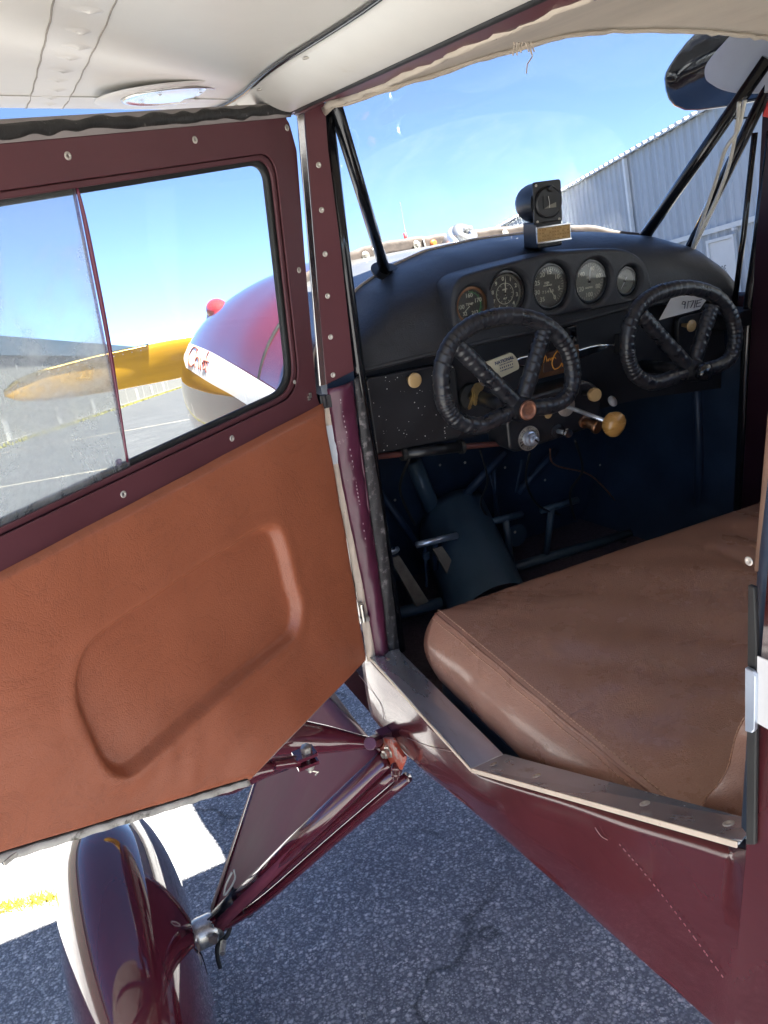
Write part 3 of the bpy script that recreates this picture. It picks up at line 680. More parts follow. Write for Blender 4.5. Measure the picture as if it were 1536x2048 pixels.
# door sill plates
def plate3(name, pts, th, mt, parent, bv=.0012):
    b = MB(); b.prism(pts, th); return bevel(b.build(name, mt, parent), bv, 2)
o0, o1, o2 = V((-.5045, -.002, .957)), V((-.5045, -.347, .947)), V((-.5045, -.800, 1.191))
i0, i1, i2 = V((-.452, -.008, .957)), V((-.452, -.350, .950)), V((-.452, -.775, 1.166))
sp1 = plate3('sill_plate', [o0, o1, i1, i0], (0, 0, .004), ALU, air)
sp2 = plate3('sill_plate', [o1+V((0,-.001,.002)), o2, i2, i1+V((0,-.001,.002))], (0, -.001, .004), ALU, air)
plate3('sill_flange', [o0+V((-.0015,0,.005)), o1+V((-.0015,0,.005)), o1+V((-.0015,0,-.001)), o0+V((-.0015,0,-.001))], (-.0015, 0, 0), CREAM, sp1, .0006)  # cream colour stands in for ground bounce on the metal lip
plate3('sill_flange', [o1+V((-.0015,-.002,.007)), o2+V((-.0015,0,.005)), o2+V((-.0015,0,-.002)), o1+V((-.0015,-.002,-.001))], (-.0015, 0, 0), CREAM, sp2, .0006)  # same painted bounce light on the rear flange
for q, par in (((777, 1322), sp1), ((860, 1405), sp1), ((968, 1511), sp1)):
    p = onz(*q, .957); p.z = lerp(-p.y, [0, .347], [.961, .951]); screw(p, (0,0,1), par, .9)
nrm2 = (o2-o1).cross(i1-o1).normalized(); nrm2 = nrm2 if nrm2.z > 0 else -nrm2
for q in ((987, 1529), (1074, 1552), (1290, 1608), (1458, 1648)):
    screw(onp(*q, o1+V((0,0,.006)), nrm2), nrm2, sp2, 1.25)
# longeron under the plates
b = MB(); b.tube([(-.478, .05, .944), (-.478, -.347, .935), (-.478, -.80, 1.168)], .011, 12); b.build('longeron', NAVY, air, True)
# stitched fabric seams on the skin
def smoothv(P): return [V(q) for q in smooth2([tuple(p) for p in P], 4)] if len(P) > 2 else P
CRK = mat('pale_crack', (.40,.30,.28), .6); THR = mat('seam_thread', (.30,.16,.17), .6)
for pts in ([(718, 1350), (750, 1390), (763, 1412), (768, 1440)], [(815, 1476), (860, 1493), (920, 1507)], [(1190, 1655), (1202, 1672), (1215, 1680)]):
    b = MB(); b.tube(smoothv([onx(u, v, -.5045) for u, v in pts]), .0005, 4); b.build('paint_crack', CRK, sk, True)
for pts in ([(835, 1530), (870, 1560), (930, 1606)], [(1240, 1690), (1300, 1760), (1370, 1850), (1450, 1960)]):
    b = MB(); P = smoothv([onx(u, v, -.5045) for u, v in pts]); L_ = [(P[i]-P[i+1]).length for i in range(len(P)-1)]; t_ = 0
    for i in range(len(P)-1):
        d_ = (P[i+1]-P[i]).normalized(); k_ = 0
        while k_ < L_[i]: b.box(P[i]+d_*k_, d_*.0011, V((.0004,0,0)), V((0,0,.0005))); k_ += .006
    b.build('seam_stitches', THR, sk)

# ------------------------------------------------------------------ door posts
UPY = 0.
def py(u, v, y=0.): return ony(u, v, y)
# upper cover strip
po = plate3('post_cover', [py(607, 198), py(650, 205), py(657, 300), py(680, 480), py(697, 640), py(708, 742), py(652, 770), py(640, 640), py(622, 400)], (0, .012, 0), SATIN, air)
for q in ((637, 330), (643, 420), (650, 508), (655, 592), (661, 674), (666, 750)): screw(py(q[0], q[1], -.0005), (0,-1,0), po, .95)
b = MB(); b.tube([py(650, 208, .02), py(690, 540, .02), py(718, 750, .02), py(742, 905, .02), py(800, 1300, .02)], .011, 12); b.build('post_tube', TUBE, air, True)
plate3('post_core', [py(606, 200, .013), py(650, 205, .013), py(708, 745, .013), py(796, 1303, .013), py(752, 1313, .013), py(655, 780, .013)], (0, .03, 0), NAVY, air)
# lower fabric-wrapped post
def band(name, A, B, mt, y0, bulge, par=air, n=30):
    b = MB()
    def fn(u, v):
        a = slerp(v, [i/(len(A)-1) for i in range(len(A))], [p[0] for p in A]), slerp(v, [i/(len(A)-1) for i in range(len(A))], [p[1] for p in A])
        c = slerp(v, [i/(len(B)-1) for i in range(len(B))], [p[0] for p in B]), slerp(v, [i/(len(B)-1) for i in range(len(B))], [p[1] for p in B])
        p = py(a[0]+(c[0]-a[0])*u, a[1]+(c[1]-a[1])*u, y0)
        return p+V((0, -bulge*math.sin(math.pi*u)-.0012*math.sin(v*43+u*9), 0))
    b.grid(fn, 10, n); return solid(b.build(name, mt, par, True), .004, 0)
lw = band('post_fabric', [(654, 778), (672, 900), (695, 1020), (724, 1160), (752, 1312)], [(704, 762), (718, 880), (735, 1010), (757, 1150), (776, 1306)], PLUM, -.004, .008)
b = MB()
P = [py(703, 765, -.0045), py(716, 880, -.0045), py(722, 905, -.0055), py(740, 1040, -.0045), py(756, 1150, -.0045), py(774, 1304, -.0045)]
b.tube(smoothv(P), .0022, 6); b.build('fabric_hem', PLUM, lw, True)
P = [(681, 800), (692, 860), (707, 935), (715, 985), (725, 1040), (738, 1130)]
for i in range(34):
    t = i/33; u = slerp(t, [k/5 for k in range(6)], [p[0] for p in P]); v = slerp(t, [k/5 for k in range(6)], [p[1] for p in P])
    b = MB() if i == 0 else b; b.box(py(u, v, -.0135), (.0007,0,0), (0,.0006,0), (0,0,.0014))
b.build('stitching', mat('thread', (.42,.34,.36), .7), lw)
band('post_edge', [(708, 757), (722, 880), (738, 1010), (758, 1150), (777, 1306)], [(716, 752), (741, 880), (762, 1010), (780, 1150), (798, 1302)], FRAY, .002, .003)
# door jamb: bright strip above, cream strip below
js = [py(593, 212, -.003), py(606, 205, -.003), py(651, 770, -.003), py(640, 772, -.003)]
plate3('jamb_strip', js, (0, .004, 0), ALUB, air, .0008)
band('jamb_edge', [(646, 800), (652, 860), (680, 1010), (708, 1160), (735, 1322)], [(655, 796), (668, 860), (694, 1010), (724, 1160), (753, 1318)], CREAM, -.001, .002)
plate3('jamb_tape', [py(650, 852, -.006), py(665, 850, -.006), py(680, 926, -.006), py(665, 930, -.006)], (0, .0008, 0), mat('white_tape', (.62,.66,.70), .5), air, .0002)
b = MB(); b.tube([py(722, 1208, -.012), py(728, 1243, -.012)], .0045, 10); b.box(py(729, 1238, -.010), (.008,0,0), (0,.004,0), (0,0,.004)); b.build('hinge', BOLT, air, auto=40)
b = MB(); b.tube([py(646, 790, -.008), py(650, 812, -.008)], .0045, 10); b.box(py(652, 803, -.006), (.008,0,0), (0,.003,0), (0,0,.010)); b.build('hinge', FRAY, air, auto=40)
b = MB(); b.box(py(597, 190, -.006), (.010,0,0), (0,.010,0), (0,0,.006)); b.box(py(588, 203, -.010), (.004,0,0), (0,.006,0), (0,0,.014)); bevel(b.build('post_bracket', ALU, air), .001)
# rear door post
b = MB(); b.prism([onx(1491, 1690, -.5065), onx(1509, 1690, -.5065), onx(1512, 1450, -.5065), onx(1513, 1300, -.5065), onx(1508, 1175, -.5065), onx(1495, 1170, -.5065)], (.004, 0, 0)); bevel(b.build('door_seal', RUB, air), .001)
b = MB(); b.prism([onx(u, v, -.511) for u, v in ((1489, 1335), (1503, 1342), (1510, 1352), (1508, 1462), (1503, 1467), (1489, 1463))], (.004, 0, 0)); bevel(b.build('striker_plate', ALU, air), .001)
plate3('door_placard', [onx(u, v, -.5075) for u, v in ((1514, 1312), (1590, 1345), (1590, 1490), (1513, 1446))], (.0012, 0, 0), WHITE, air, .0003)
b = MB(); b.grid(lambda u, v: V((-.49+.014*u, -.787-.02*u-.01*v, 1.44+.42*v)), 6, 10); solid(b.build('post_trim', POSTB, air, True), .016, 0)
b = MB(); b.tube([(-.485, -.80, 1.2), (-.485, -.80, 1.455), (-.475, -.80, 1.85)], .012, 12); b.build('post_tube', NAVY, air, True)
screw(onx(1498, 1122, -.506), (-1,0,0), air, .8)

# ------------------------------------------------------------------ door
D1 = .80
dz_top = lambda s: lerp(s, [0, .46, D1], [dsz(580, 203)[1], dsz(0, 234)[1], dsz(0, 234)[1]-.02])
def DP(u, v): return dsz(u, v)
bl = [DP(735, 1322), DP(498, 1568)]; bk = DP(0, 1722); sl2 = (bk[1]-bl[1][1])/(bk[0]-bl[1][0])
botR = (D1, bl[1][1]+sl2*(D1-bl[1][0]))
tl = DP(0, 234); tr0 = DP(560, 203); tr1 = DP(588, 222)
sl0 = (tl[1]-tr0[1])/(tl[0]-tr0[0]); topL = (D1, tl[1]+sl0*(D1-tl[0]))
edgeR = [DP(600, 300), DP(620, 560), DP(641, 800), DP(662, 920), DP(696, 1100), DP(732, 1305)]
MD = lambda off: frame(dpt(0, 0, off), DD, UZ)       # door frame: x along the door, y up; its z = DD x UZ
zs = 1 if DD.cross(UZ).dot(DN) > 0 else -1           # door-frame z against the inner normal
def DF(off, th): return frame(dpt(0, 0, off-zs*0), DD, UZ)
outer = [topL, tr0, tr1]+edgeR+[bl[0], bl[1], botR]
# window opening
wTR, wBR = DP(553, 303), DP(606, 787)
wt = (DP(0, 381)[1]-DP(530, 305)[1])/(DP(0, 381)[0]-DP(530, 305)[0]); wb = (DP(0, 1074)[1]-DP(560, 801)[1])/(DP(0, 1074)[0]-DP(560, 801)[0])
pT, pB = DP(530, 305), DP(560, 801); WL = .715
hole = [(WL, pT[1]+wt*(WL-pT[0])), wTR, wBR, (WL, pB[1]+wb*(WL-pB[0]))]
holeR = rounded(hole, [.04, .035, .05, .06], 8)
def inset(h, d): 
    cx_ = sum(p[0] for p in h)/4; cz_ = sum(p[1] for p in h)/4
    return [(p[0]+(d if p[0] < cx_ else -d), p[1]+(d if p[1] < cz_ else -d)) for p in h]
door = plate('door', outer, [holeR], .018, .002, SATIN, MD(-.023), air)
door['label'] = 'open cabin door with maroon frame and brown vinyl lining'
# inner maroon frame sheet
q0, q1 = DP(0, 287), DP(585, 234); ff = (q0[1]-q1[1])/(q0[0]-q1[0])
l0, l1 = DP(0, 1146), DP(648, 806); fl = (l0[1]-l1[1])/(l0[0]-l1[0])
fo = [(D1, q1[1]+ff*(D1-q1[0])), (tr1[0]+.012, q1[1]), DP(597, 300), DP(617, 560), DP(637, 795), DP(644, 812), (D1, l1[1]+fl*(D1-l1[0]))]
plate('frame_sheet', rounded(fo, [.01, .012, .002, .002, .01, .004, .01], 4), [holeR], .003, .0008, SATIN, MD(-.0045), door)
for q in ((139, 311), (393, 279), (577, 255), (601, 540), (467, 877), (250, 989), (592, 764)): 
    s, z = DP(*q); screw(dpt(s, z, -.003), DN, door, 1.0 if q[0] != 592 else .7)
s, z = DP(622, 793); b = MB()
for k in range(6): b.box(dpt(s+.003*math.cos(k*2.1), z+.004*math.sin(k*1.7), -.002), DN*.0014, DD*.0016, UZ*.0012)
b.build('old_rivet', BOLT, door)
# rubber gasket in the opening, then the panes
gk = [(0, 1), (0, -1)]
plate('window_gasket', rounded([(p[0], p[1]) for p in hole], [.04, .035, .05, .06], 8), [rounded(inset(hole, .0135), [.03, .03, .042, .05], 8)], .009, .003, RUB, MD(-.0165), door)
plate('window_lip', rounded(inset(hole, .0005), [.04, .035, .05, .06], 8), [rounded(inset(hole, .0075), [.035, .033, .046, .055], 8)], .004, .0012, SATIN, MD(-.0085), door)
ih = inset(hole, .006)
pane = plate('window_pane', rounded(ih, .03, 6), [], .0024, .0004, PLEX, MD(-.021), door)
# sliding pane in front of it, its free edge catching the light
a0, a1 = DP(160, 366), DP(271, 932)
sp = [(.70, pT[1]+wt*(.70-pT[0])-.004), (a0[0], pT[1]+wt*(a0[0]-pT[0])-.002), (a1[0], pB[1]+wb*(a1[0]-pB[0])+.002), (.70, pB[1]+wb*(.70-pB[0])+.004)]
spn = plate('sliding_pane', rounded(sp, [.01, .004, .003, .01], 3), [], .0026, .0005, SLID, MD(-.0125), door)
b = MB(); b.tube([dpt(sp[1][0], sp[1][1]-.002, -.0125), dpt((sp[1][0]+sp[2][0])/2, (sp[1][1]+sp[2][1])/2, -.0125), dpt(sp[2][0], sp[2][1]+.001, -.0125)], .0019, 8); b.build('pane_edge', EDGE, spn, True)
e0 = [DP(168, 372), DP(182, 430), DP(200, 520), DP(232, 690), DP(268, 925)]
b = MB(); b.tube([dpt(s, z, -.0118) for s, z in smooth2(e0, 4)], [.0016+.0012*math.sin(math.pi*i/16) for i in range(17)], 8); b.build('pane_pull', mat('plum_edge', (.16,.03,.06), .2, coat=.5), spn, True)
s, z = DP(249, 926); b = MB(); b.lathe([(.0042, 0), (.0046, .002), (.003, .003), (.0022, .001), (0, .001)], dpt(s, z, -.0112), DN, 20); b.build('pane_hole', EDGE, spn, True)
# top edge: grey strip with a bead of black sealant
b = MB(); n = 40
b.grid(lambda u, v: dpt(lerp(u, [0, 1], [tr1[0]+.006, D1]), (q1[1]+ff*(lerp(u, [0, 1], [tr1[0], D1])-q1[0]))*(1-v)+(tr0[1]+sl0*(lerp(u, [0, 1], [tr1[0], D1])-tr0[0])-.002)*v, -.003), n, 2); solid(b.build('edge_strip', GREY, door, True), .003, 0)
b = MB(); random.seed(5)
KN = 46; ks = [i/(KN-1) for i in range(KN)]
ns = [random.uniform(-.0028, .0008) for _ in range(KN)]; nw = [random.uniform(.75, 1.05) for _ in range(KN)]
def bead(u, v):
    s = tr1[0]+.004+u*(D1-tr1[0]-.01); zc = tr0[1]+sl0*(s-tr0[0])-.010+slerp(u, ks, ns); hw = .0070*slerp(u, ks, nw)
    a = math.pi*v; return dpt(s, zc+math.cos(a)*hw, -.001+math.sin(a)*.0035)
b.grid(bead, 260, 8); b.build('sealant_bead', SEAL, door, True)
# vinyl lining with the pressed pocket
ll = [l1, DP(652, 850), DP(696, 1100), DP(730, 1304)]
def srr(z): return lerp(-z, [-q[1] for q in ll], [q[0] for q in ll])
px_em = [(547,1060), (566,1110), (581,1172), (592,1215), (586,1262), (560,1290), (474,1357), (370,1445), (272,1530), (242,1543), (215,1530), (199,1505), (170,1440), (156,1400), (155,1350), (172,1300), (212,1258), (285,1208), (358,1159), (478,1082), (517,1060)]
em = [DP(*q) for q in px_em]; em = [tuple(p) for p in smoothc(em, 4)]
def sdf(s, z):
    d = 9.; ins = False; n = len(em)
    for i in range(n):
        ax, ay = em[i]; bx_, by_ = em[(i+1) % n]; ex, ey = bx_-ax, by_-ay; wx, wy = s-ax, z-ay
        t = max(0, min(1, (wx*ex+wy*ey)/(ex*ex+ey*ey+1e-12))); dx, dy = wx-ex*t, wy-ey*t; d = min(d, dx*dx+dy*dy)
        if (ay > z) != (by_ > z) and s < (bx_-ax)*(z-ay)/(by_-ay+1e-12)+ax: ins = not ins
    d = math.sqrt(d); return -d if ins else d
def lin_bot(s): return bl[0][1]+(bl[1][1]-bl[0][1])*(s-bl[0][0])/(bl[1][0]-bl[0][0])+.004 if s < bl[1][0] else bl[1][1]+sl2*(s-bl[1][0])+.010
def lin_top(s): return l1[1]+fl*(s-l1[0])+.0
b = MB(); NU, NV = 190, 130
def lining(u, v):
    z0 = 1.0+v*.43; s0 = srr(z0); s = s0+u*(D1-.006-s0); zb, zt = lin_bot(s), lin_top(s); z = zb+(zt-zb)*v
    d = sdf(s, z); t = max(0, min(1, (.0065-d)/.013)); t = t*t*(3-2*t)
    h = .0105-.0155*t
    h += .0010*math.exp(-((d-.014)/.010)**2)
    edge = min(u*(D1-s0), (1-u)*D1, v*.4, (1-v)*.4)
    h -= .0085*math.exp(-(edge/.004)**2) if edge < .02 else 0
    h += .0009*math.sin(s*38+z*21)*math.sin(z*33-s*17)
    if z < zb+.09: h += .0005*math.sin(s*120+z*60)*math.exp(-((s-.45)/.05)**2)
    return dpt(s, z, h-.004)
b.grid(lining, NU, NV); lin = b.build('vinyl_lining', LEA, door, True, fix=True); lin['label'] = 'brown vinyl lining with pressed rounded pocket'
# worn lower edge of the door skin
b = MB(); b.tube([dpt(s, z+.001, -.008) for s, z in (bl[0], bl[1])], .0035, 8); b.build('edge_bead', GREY, door, True)
b = MB(); n = 60
def lip(u, v): s = bl[1][0]-.004+u*(D1-bl[1][0]); zb = bl[1][1]+sl2*(s-bl[1][0]); return dpt(s, zb-.004+v*.012, -.0035+.001*math.sin(u*90))
b.grid(lip, n, 2); solid(b.build('edge_lip', WORN, door, True), .004, 0)
b = MB(); P = [lip(i/60, 1.0)+DN*.0012 for i in range(61)]; b.tube(P, [.0012+.0011*abs(math.sin(i*.9)*math.sin(i*.37)) for i in range(61)], 6); b.build('edge_sealant', SEAL, door, True)
b = MB(); b.box(dpt(DP(0,1728)[0]-.012, DP(10,1722)[1]-.004, -.004), DD*.008, DN*.003, UZ*.003); bevel(b.build('edge_clip', BOLT, door), .0006)

# ------------------------------------------------------------------ nose cowl
NS = [ # y, half width, top z, bottom z, exponent
 (.05, .497, 1.50, .76, 3.2), (.25, .496, 1.55, .75, 3.1), (.50, .494, 1.590, .745, 2.9), (.66, .508, 1.602, .735, 2.8), (.84, .517, 1.600, .735, 2.6), (1.02, .520, 1.592, .755, 2.45), (1.20, .515, 1.572, .80, 2.3),
 (1.36, .495, 1.540, .865, 2.2), (1.47, .452, 1.497, .94, 2.1), (1.54, .39, 1.447, 1.01, 2.05), (1.575, .31, 1.390, 1.08, 2.0), (1.585, .22, 1.340, 1.13, 2.0)]
def nsec(y, a, inf=0.):
    ys = [q[0] for q in NS]; hw = slerp(y, ys, [q[1] for q in NS]); zt = slerp(y, ys, [q[2] for q in NS]); zb = slerp(y, ys, [q[3] for q in NS]); e = lerp(y, ys, [q[4] for q in NS])
    zc = zb+(zt-zb)*.52; c, s_ = math.cos(a), math.sin(a); k = 2/e
    x = math.copysign(abs(c)**k, c)*(hw+inf); z = math.copysign(abs(s_)**k, s_)*((zt-zc) if s_ > 0 else (zc-zb)); z += math.copysign(inf, s_)*abs(s_)
    return V((x, y, zc+z))
SEAM = .53
b = MB(); b.grid(lambda u, v: nsec(SEAM+.004+(1.585-SEAM-.004)*(1-(1-v)**1.5), u*2*math.pi), 72, 46, True); nb = b.build('nose_cowl', GLOSS, air, True)
b = MB(); b.add([nsec(1.585, 2*math.pi*k/40)+V((0,-.002,0)) for k in range(40)], [tuple(range(40))]); b.build('cooling_inlet', RUB, nb)
b = MB(); b.tube([nsec(SEAM, R(75+300*k/72), -.004) for k in range(73)], .006, 8); b.build('cowl_gap', RUB, air, True)
def a_top(y):                    # angle at which the left boot cowl meets the windshield foot
    xg = -.505*math.sqrt(max(0, 1-(min(y-.11, .42)/.42)**2)) if y > .11 else -.505
    lo, hi = R(91), R(178)
    for _ in range(40):
        m_ = (lo+hi)/2
        if nsec(y, m_).x > xg: lo = m_
        else: hi = m_
    return max(lo, R(100))
b = MB()
for A_, B_ in ((0, R(228)), (R(332), 1)):
    b.grid(lambda u, v: (lambda y: nsec(y, (a_top(y)+(B_-a_top(y))*u) if A_ == 0 else (A_+(R(540)-a_top(y)-A_)*u)))(.05+(SEAM-.004-.05)*v), 40, 22)
bcw = b.build('boot_cowl', GLOSS, air, True)
b = MB(); b.grid(lambda u, v: (lambda y: nsec(y, a_top(y)-.01+.16*u, .0025))(.06+(SEAM-.02-.06)*v), 6, 20); bc = b.build('boot_cowl_strip', ALUB, bcw, True)
for k in range(9):
    y = .10+k*.042; an = a_top(y)+.09; p = nsec(y, an, .003); n_ = (nsec(y, an+.01)-nsec(y, an-.01)).cross(V((0,1,0))); n_ = n_ if n_.dot(p-V((0,y,1.2))) > 0 else -n_
    screw(p, n_, bcw, 1.5)
# small hump on the upper cowl
hp = ony(417, 602, 1.32); hp = nsec(1.32, R(131))
b = MB(); nn = (nsec(1.32, R(129))-nsec(1.32, R(127))).cross(nsec(1.36, R(128))-nsec(1.28, R(128))).normalized(); nn = nn if nn.z > 0 else -nn
b.grid(lambda u, v: hp+nn*(.040*math.cos(v*math.pi/2)**.8-.010)+V((0,1,0))*math.sin(v*math.pi/2)*.055*math.cos(u*2*math.pi)*(1.25 if math.cos(u*2*math.pi) < 0 else .8)+nn.cross(V((0,1,0)))*math.sin(v*math.pi/2)*.035*math.sin(u*2*math.pi), 24, 10, True)
hump = b.build('cowl_blister', mat('red_blister', (.34,.03,.03), .2, coat=.8), air, True)
b = MB(); b.grid(lambda u, v: hp-nn*(.012-.012*v)+V((0,1,0))*(.055+.02*(1-v))*math.cos(u*2*math.pi)*(1.3 if math.cos(u*2*math.pi) < 0 else .9)+nn.cross(V((0,1,0)))*(.037+.014*(1-v))*math.sin(u*2*math.pi), 24, 2, True); b.build('blister_flange', MATS['red_blister'], hump, True)
# white arrow stripe with the lettering, following the cowl side
def on_cowl(u, v, inf):          # where the line of sight meets the left cowl side
    r = ray(u, v); lo, hi = 1.2, 2.9; best = None; k = 1.2
    def dd_(k):
        p = CL+r*k
        if p.y < .06 or p.y > 1.57: return 1.
        ys = [q[0] for q in NS]; hw = slerp(p.y, ys, [q[1] for q in NS])+inf; zt = slerp(p.y, ys, [q[2] for q in NS]); zb = slerp(p.y, ys, [q[3] for q in NS]); e = lerp(p.y, ys, [q[4] for q in NS])
        zc = zb+(zt-zb)*.52; h = (zt-zc if p.z > zc else zc-zb)
        return (abs(p.x)/hw)**e+(abs(p.z-zc)/h)**e-1
    pv = dd_(k)
    while k < 3.2:
        k2 = k+.004; d2 = dd_(k2)
        if pv > 0 >= d2:
            for _ in range(20):
                m_ = (k+k2)/2
                if dd_(m_) > 0: k = m_
                else: k2 = m_
            return CL+r*k2
        k, pv = k2, d2
    return None
top_e = [(376, 685), (420, 703), (463, 727), (513, 757), (570, 792)]; bot_e = [(372, 735), (420, 766), (463, 790), (513, 822), (560, 850)]
b = MB(); nU, nV = 24, 6; grid = []
for i in range(nU+1):
    t = i/nU; a = [slerp(t, [k/4 for k in range(5)], [p[j] for p in top_e]) for j in (0, 1)]; c = [slerp(t, [k/4 for k in range(5)], [p[j] for p in bot_e]) for j in (0, 1)]
    for j in range(nV+1):
        q = j/nV; u, v = a[0]+(c[0]-a[0])*q, a[1]+(c[1]-a[1])*q
        if i == 0: u -= 9*(1-abs(2*q-1))
        grid.append(next((g_ for g_ in (on_cowl(u+dx_, v, .0035) for dx_ in range(0, 80, 3)) if g_), None))
if all(g is not None for g in grid):
    b.add(grid, [(i*(nV+1)+j, i*(nV+1)+j+1, (i+1)*(nV+1)+j+1, (i+1)*(nV+1)+j) for i in range(nU) for j in range(nV)])
    stp = b.build('white_stripe', WHITE, nb, True)
    chief = [[(396, 699), (388, 694), (380, 706), (377, 722), (382, 733), (388, 728)], [(395, 698), (391, 715), (390, 735)], [(390, 722), (395, 714), (398, 722), (397, 738)], [(402, 716), (401, 740)], [(404, 728), (409, 720), (406, 738), (412, 736)], [(418, 703), (413, 716), (412, 745)], [(409, 722), (418, 724)]]
    b = MB()
    for ln in chief:
        P = [on_cowl(u, v, .0045) for u, v in smooth2(ln, 4)]; P = [p for p in P if p]
        if len(P) > 1: b.tube(P, .0022, 5)
    b.build('cowl_lettering', INKR, stp, True)
# propeller
hub = V((0, 1.66, 1.30))
tipL = ony(8, 788, 1.66); tipL.z = tipL.z
pd = (tipL-hub); PL = pd.length; pd.normalize(); pu = V((0,1,0)).cross(pd).normalized()
pu = pu if pu.z > 0 else -pu
def blade(sg, name):
    b = MB()
    def fn(u, v):
        r = .03+(PL-.03)*v; q = r/PL
        ch = lerp(q, [0, .12, .3, .45, .7, .88, .96, 1.], [.10, .11, .145, .152, .135, .105, .072, .02]); th = lerp(q, [0, .2, .5, 1], [.05, .032, .015, .004]); tw = lerp(q, [0, .3, 1], [40, 22, 8])
        a = u*2*math.pi; cx_ = math.cos(a)*ch*.5; cy_ = math.sin(a)*th*.5
        t = R(tw)*1.0; zz = cx_*math.cos(t)+cy_*math.sin(t)*0; yy = -cx_*math.sin(t)*.9*sg+cy_
        return hub+pd*sg*r+pu*zz+V((0, yy, 0))
    b.grid(fn, 28, 40, True); return b.build(name, WOOD, air, True)
pb = blade(1, 'propeller_blade'); pb2 = blade(-1, 'propeller_blade')
def tipcov(sg, par):
    b = MB()
    def fn(u, v):
        q = .52+.48*v; r = PL*q
        ch = lerp(q, [.45, .7, .88, .96, 1.], [.152, .135, .105, .072, .02]); th = lerp(q, [.5, 1], [.017, .006]); t = R(lerp(q, [.3, 1], [22, 8]))
        e = lerp(v, [0, .7, 1], [.18, .3, 1.6]); a = (u-.5)*2*1.0; cc = ch*.5*(1.02-e*.35*abs(a)**1.3*1.0); cyy = th*.62*a
        return hub+pd*sg*r+pu*(cc*math.cos(t))+V((0, -cc*math.sin(t)*.9*sg+cyy, 0))
    b.grid(fn, 8, 30); solid(b.build('leading_edge_sheath', BRASS, par, True), .0012, 0)
    for k in range(14):
        q = .55+.03*k
        if q < .97:
            ch = lerp(q, [.45, .7, .88, .96, 1.], [.152, .135, .105, .072, .02]); t = R(lerp(q, [.3, 1], [22, 8])); cc = ch*.5*.80
            screw(hub+pd*sg*PL*q+pu*cc*math.cos(t)+V((0, -cc*math.sin(t)*.9*sg-.008, 0)), (0,-1,0), par, .5, 'rivet')
tipcov(1, pb); tipcov(-1, pb2)
b = MB(); b.lathe([(.07, -.05), (.07, .05), (.05, .06), (0, .06)], hub, (0,1,0), 28); b.build('propeller_hub', ALU, air, auto=40)

FAIRM = mat('fairing_fabric', (.15,.036,.056), .55, coat=0., spec=.12, vary=.15, vscale=7., bump=.15, bscale=12., bdist=.008, wear=((.45,.42,.48), 30., .72, .8))
# ------------------------------------------------------------------ landing gear
ax = RP.transposed() @ V((-.885, .215, .30))
ar = FIT+V((-.012, -.005, -.02)); C3 = onx(596, 1322, -.46)
LE = ax+V((.02, -.01, .02))
b = MB()
def fair(u, v):
    p = (ar*(1-u)+C3*u)*(1-v)+LE*v+ (C3-ar)*(.10*(u-.5))*v
    nrm = (C3-ar).cross(LE-ar).normalized()
    return p+nrm*.0
b.grid(fair, 12, 20); solid(b.build('gear_fairing', FAIRM, air, True), .022, 0)
b = MB(); b.tube([ar, ar+(LE-ar)*.5, LE+(ar-LE)*.03], [.017, .019, .018], 16); gl_ = b.build('gear_leg', GLOSS, air, True)
b = MB(); b.tube([C3, LE], .014, 14); b.build('gear_leg', GLOSS, air, True)
P = [onx(672, 1402, -.49), onx(700, 1440, -.50), onx(733, 1482, -.505)]
b = MB(); b.tube([C3+V((.012,0,.02)), P[0], P[1], P[2]], .011, 8, flat=((1,0,0), .8)); b.build('fairing_edge_strip', BRN, air, True)
b = MB(); b.tube([LE+(ar-LE)*.02+V((0,0,-.004)), LE+(ar-LE)*.16], .021, 18); b.build('gear_socket', BLK, air, True)
# second tube pair, bent outboard towards the axle
t0 = onx(792, 1540, -.505); P = [t0, onp(640, 1672, t0*.55+ax*.45, V((.2,1,0)).normalized()), onp(520, 1778, t0*.25+ax*.75, V((.2,1,0)).normalized()), onp(470, 1815, t0*.12+ax*.88, V((.2,1,0)).normalized()), onp(425, 1842, ax+V((0,-.02,0)), V((.2,1,0)).normalized())]
b = MB(); b.tube(smoothv(P), .0125, 16); tb = b.build('gear_brace', GLOSS, air, True)
ofs = V((.016, -.012, -.016)); b = MB(); b.tube([p+ofs for p in smoothv(P)], .0105, 14); b.build('gear_brace', GLOSS, air, True)
# brake line loops and dangling cable
def wire(pts, r, name, mt=RUB): 
    b = MB(); b.tube(smoothv(pts), r, 7); return b.build(name, mt, air, True)
yA = ax.y-.04
wire([ony(u, v, yA) for u, v in ((468, 1740), (470, 1758), (458, 1780), (448, 1790), (452, 1770), (464, 1745))], .0022, 'tie_wire', HOSE)
wire([ony(u, v, yA-.02) for u, v in ((484, 1812), (500, 1805), (510, 1812), (505, 1830), (492, 1834), (484, 1815))], .0012, 'tie_wire')
wire([ony(u, v, yA) for u, v in ((462, 1848), (455, 1870), (436, 1890), (435, 1915), (440, 1935))], .005, 'brake_cable')
wire([ony(u, v, yA) for u, v in ((466, 1775), (455, 1800), (435, 1822), (415, 1840))], .0022, 'brake_line')
b = MB(); b.lathe([(.03, -.03), (.034, -.02), (.034, .03), (.02, .04)], ax+V((-.015,-.01,0)), (-1, 0, 0), 18); b.box(ax+V((.015,-.02,.01)), (.012,0,0), (0,.012,0), (0,0,.03)); b.lathe([(.007, 0), (.007, .03)], ax+V((.02,-.05,-.01)), (-.4,-1,0), 6); b.lathe([(.011, 0), (.011, .012)], ax+V((.005,-.05,.015)), (-.6,-1,.3), 6)
b.build('axle_fitting', BOLT, air, auto=40)
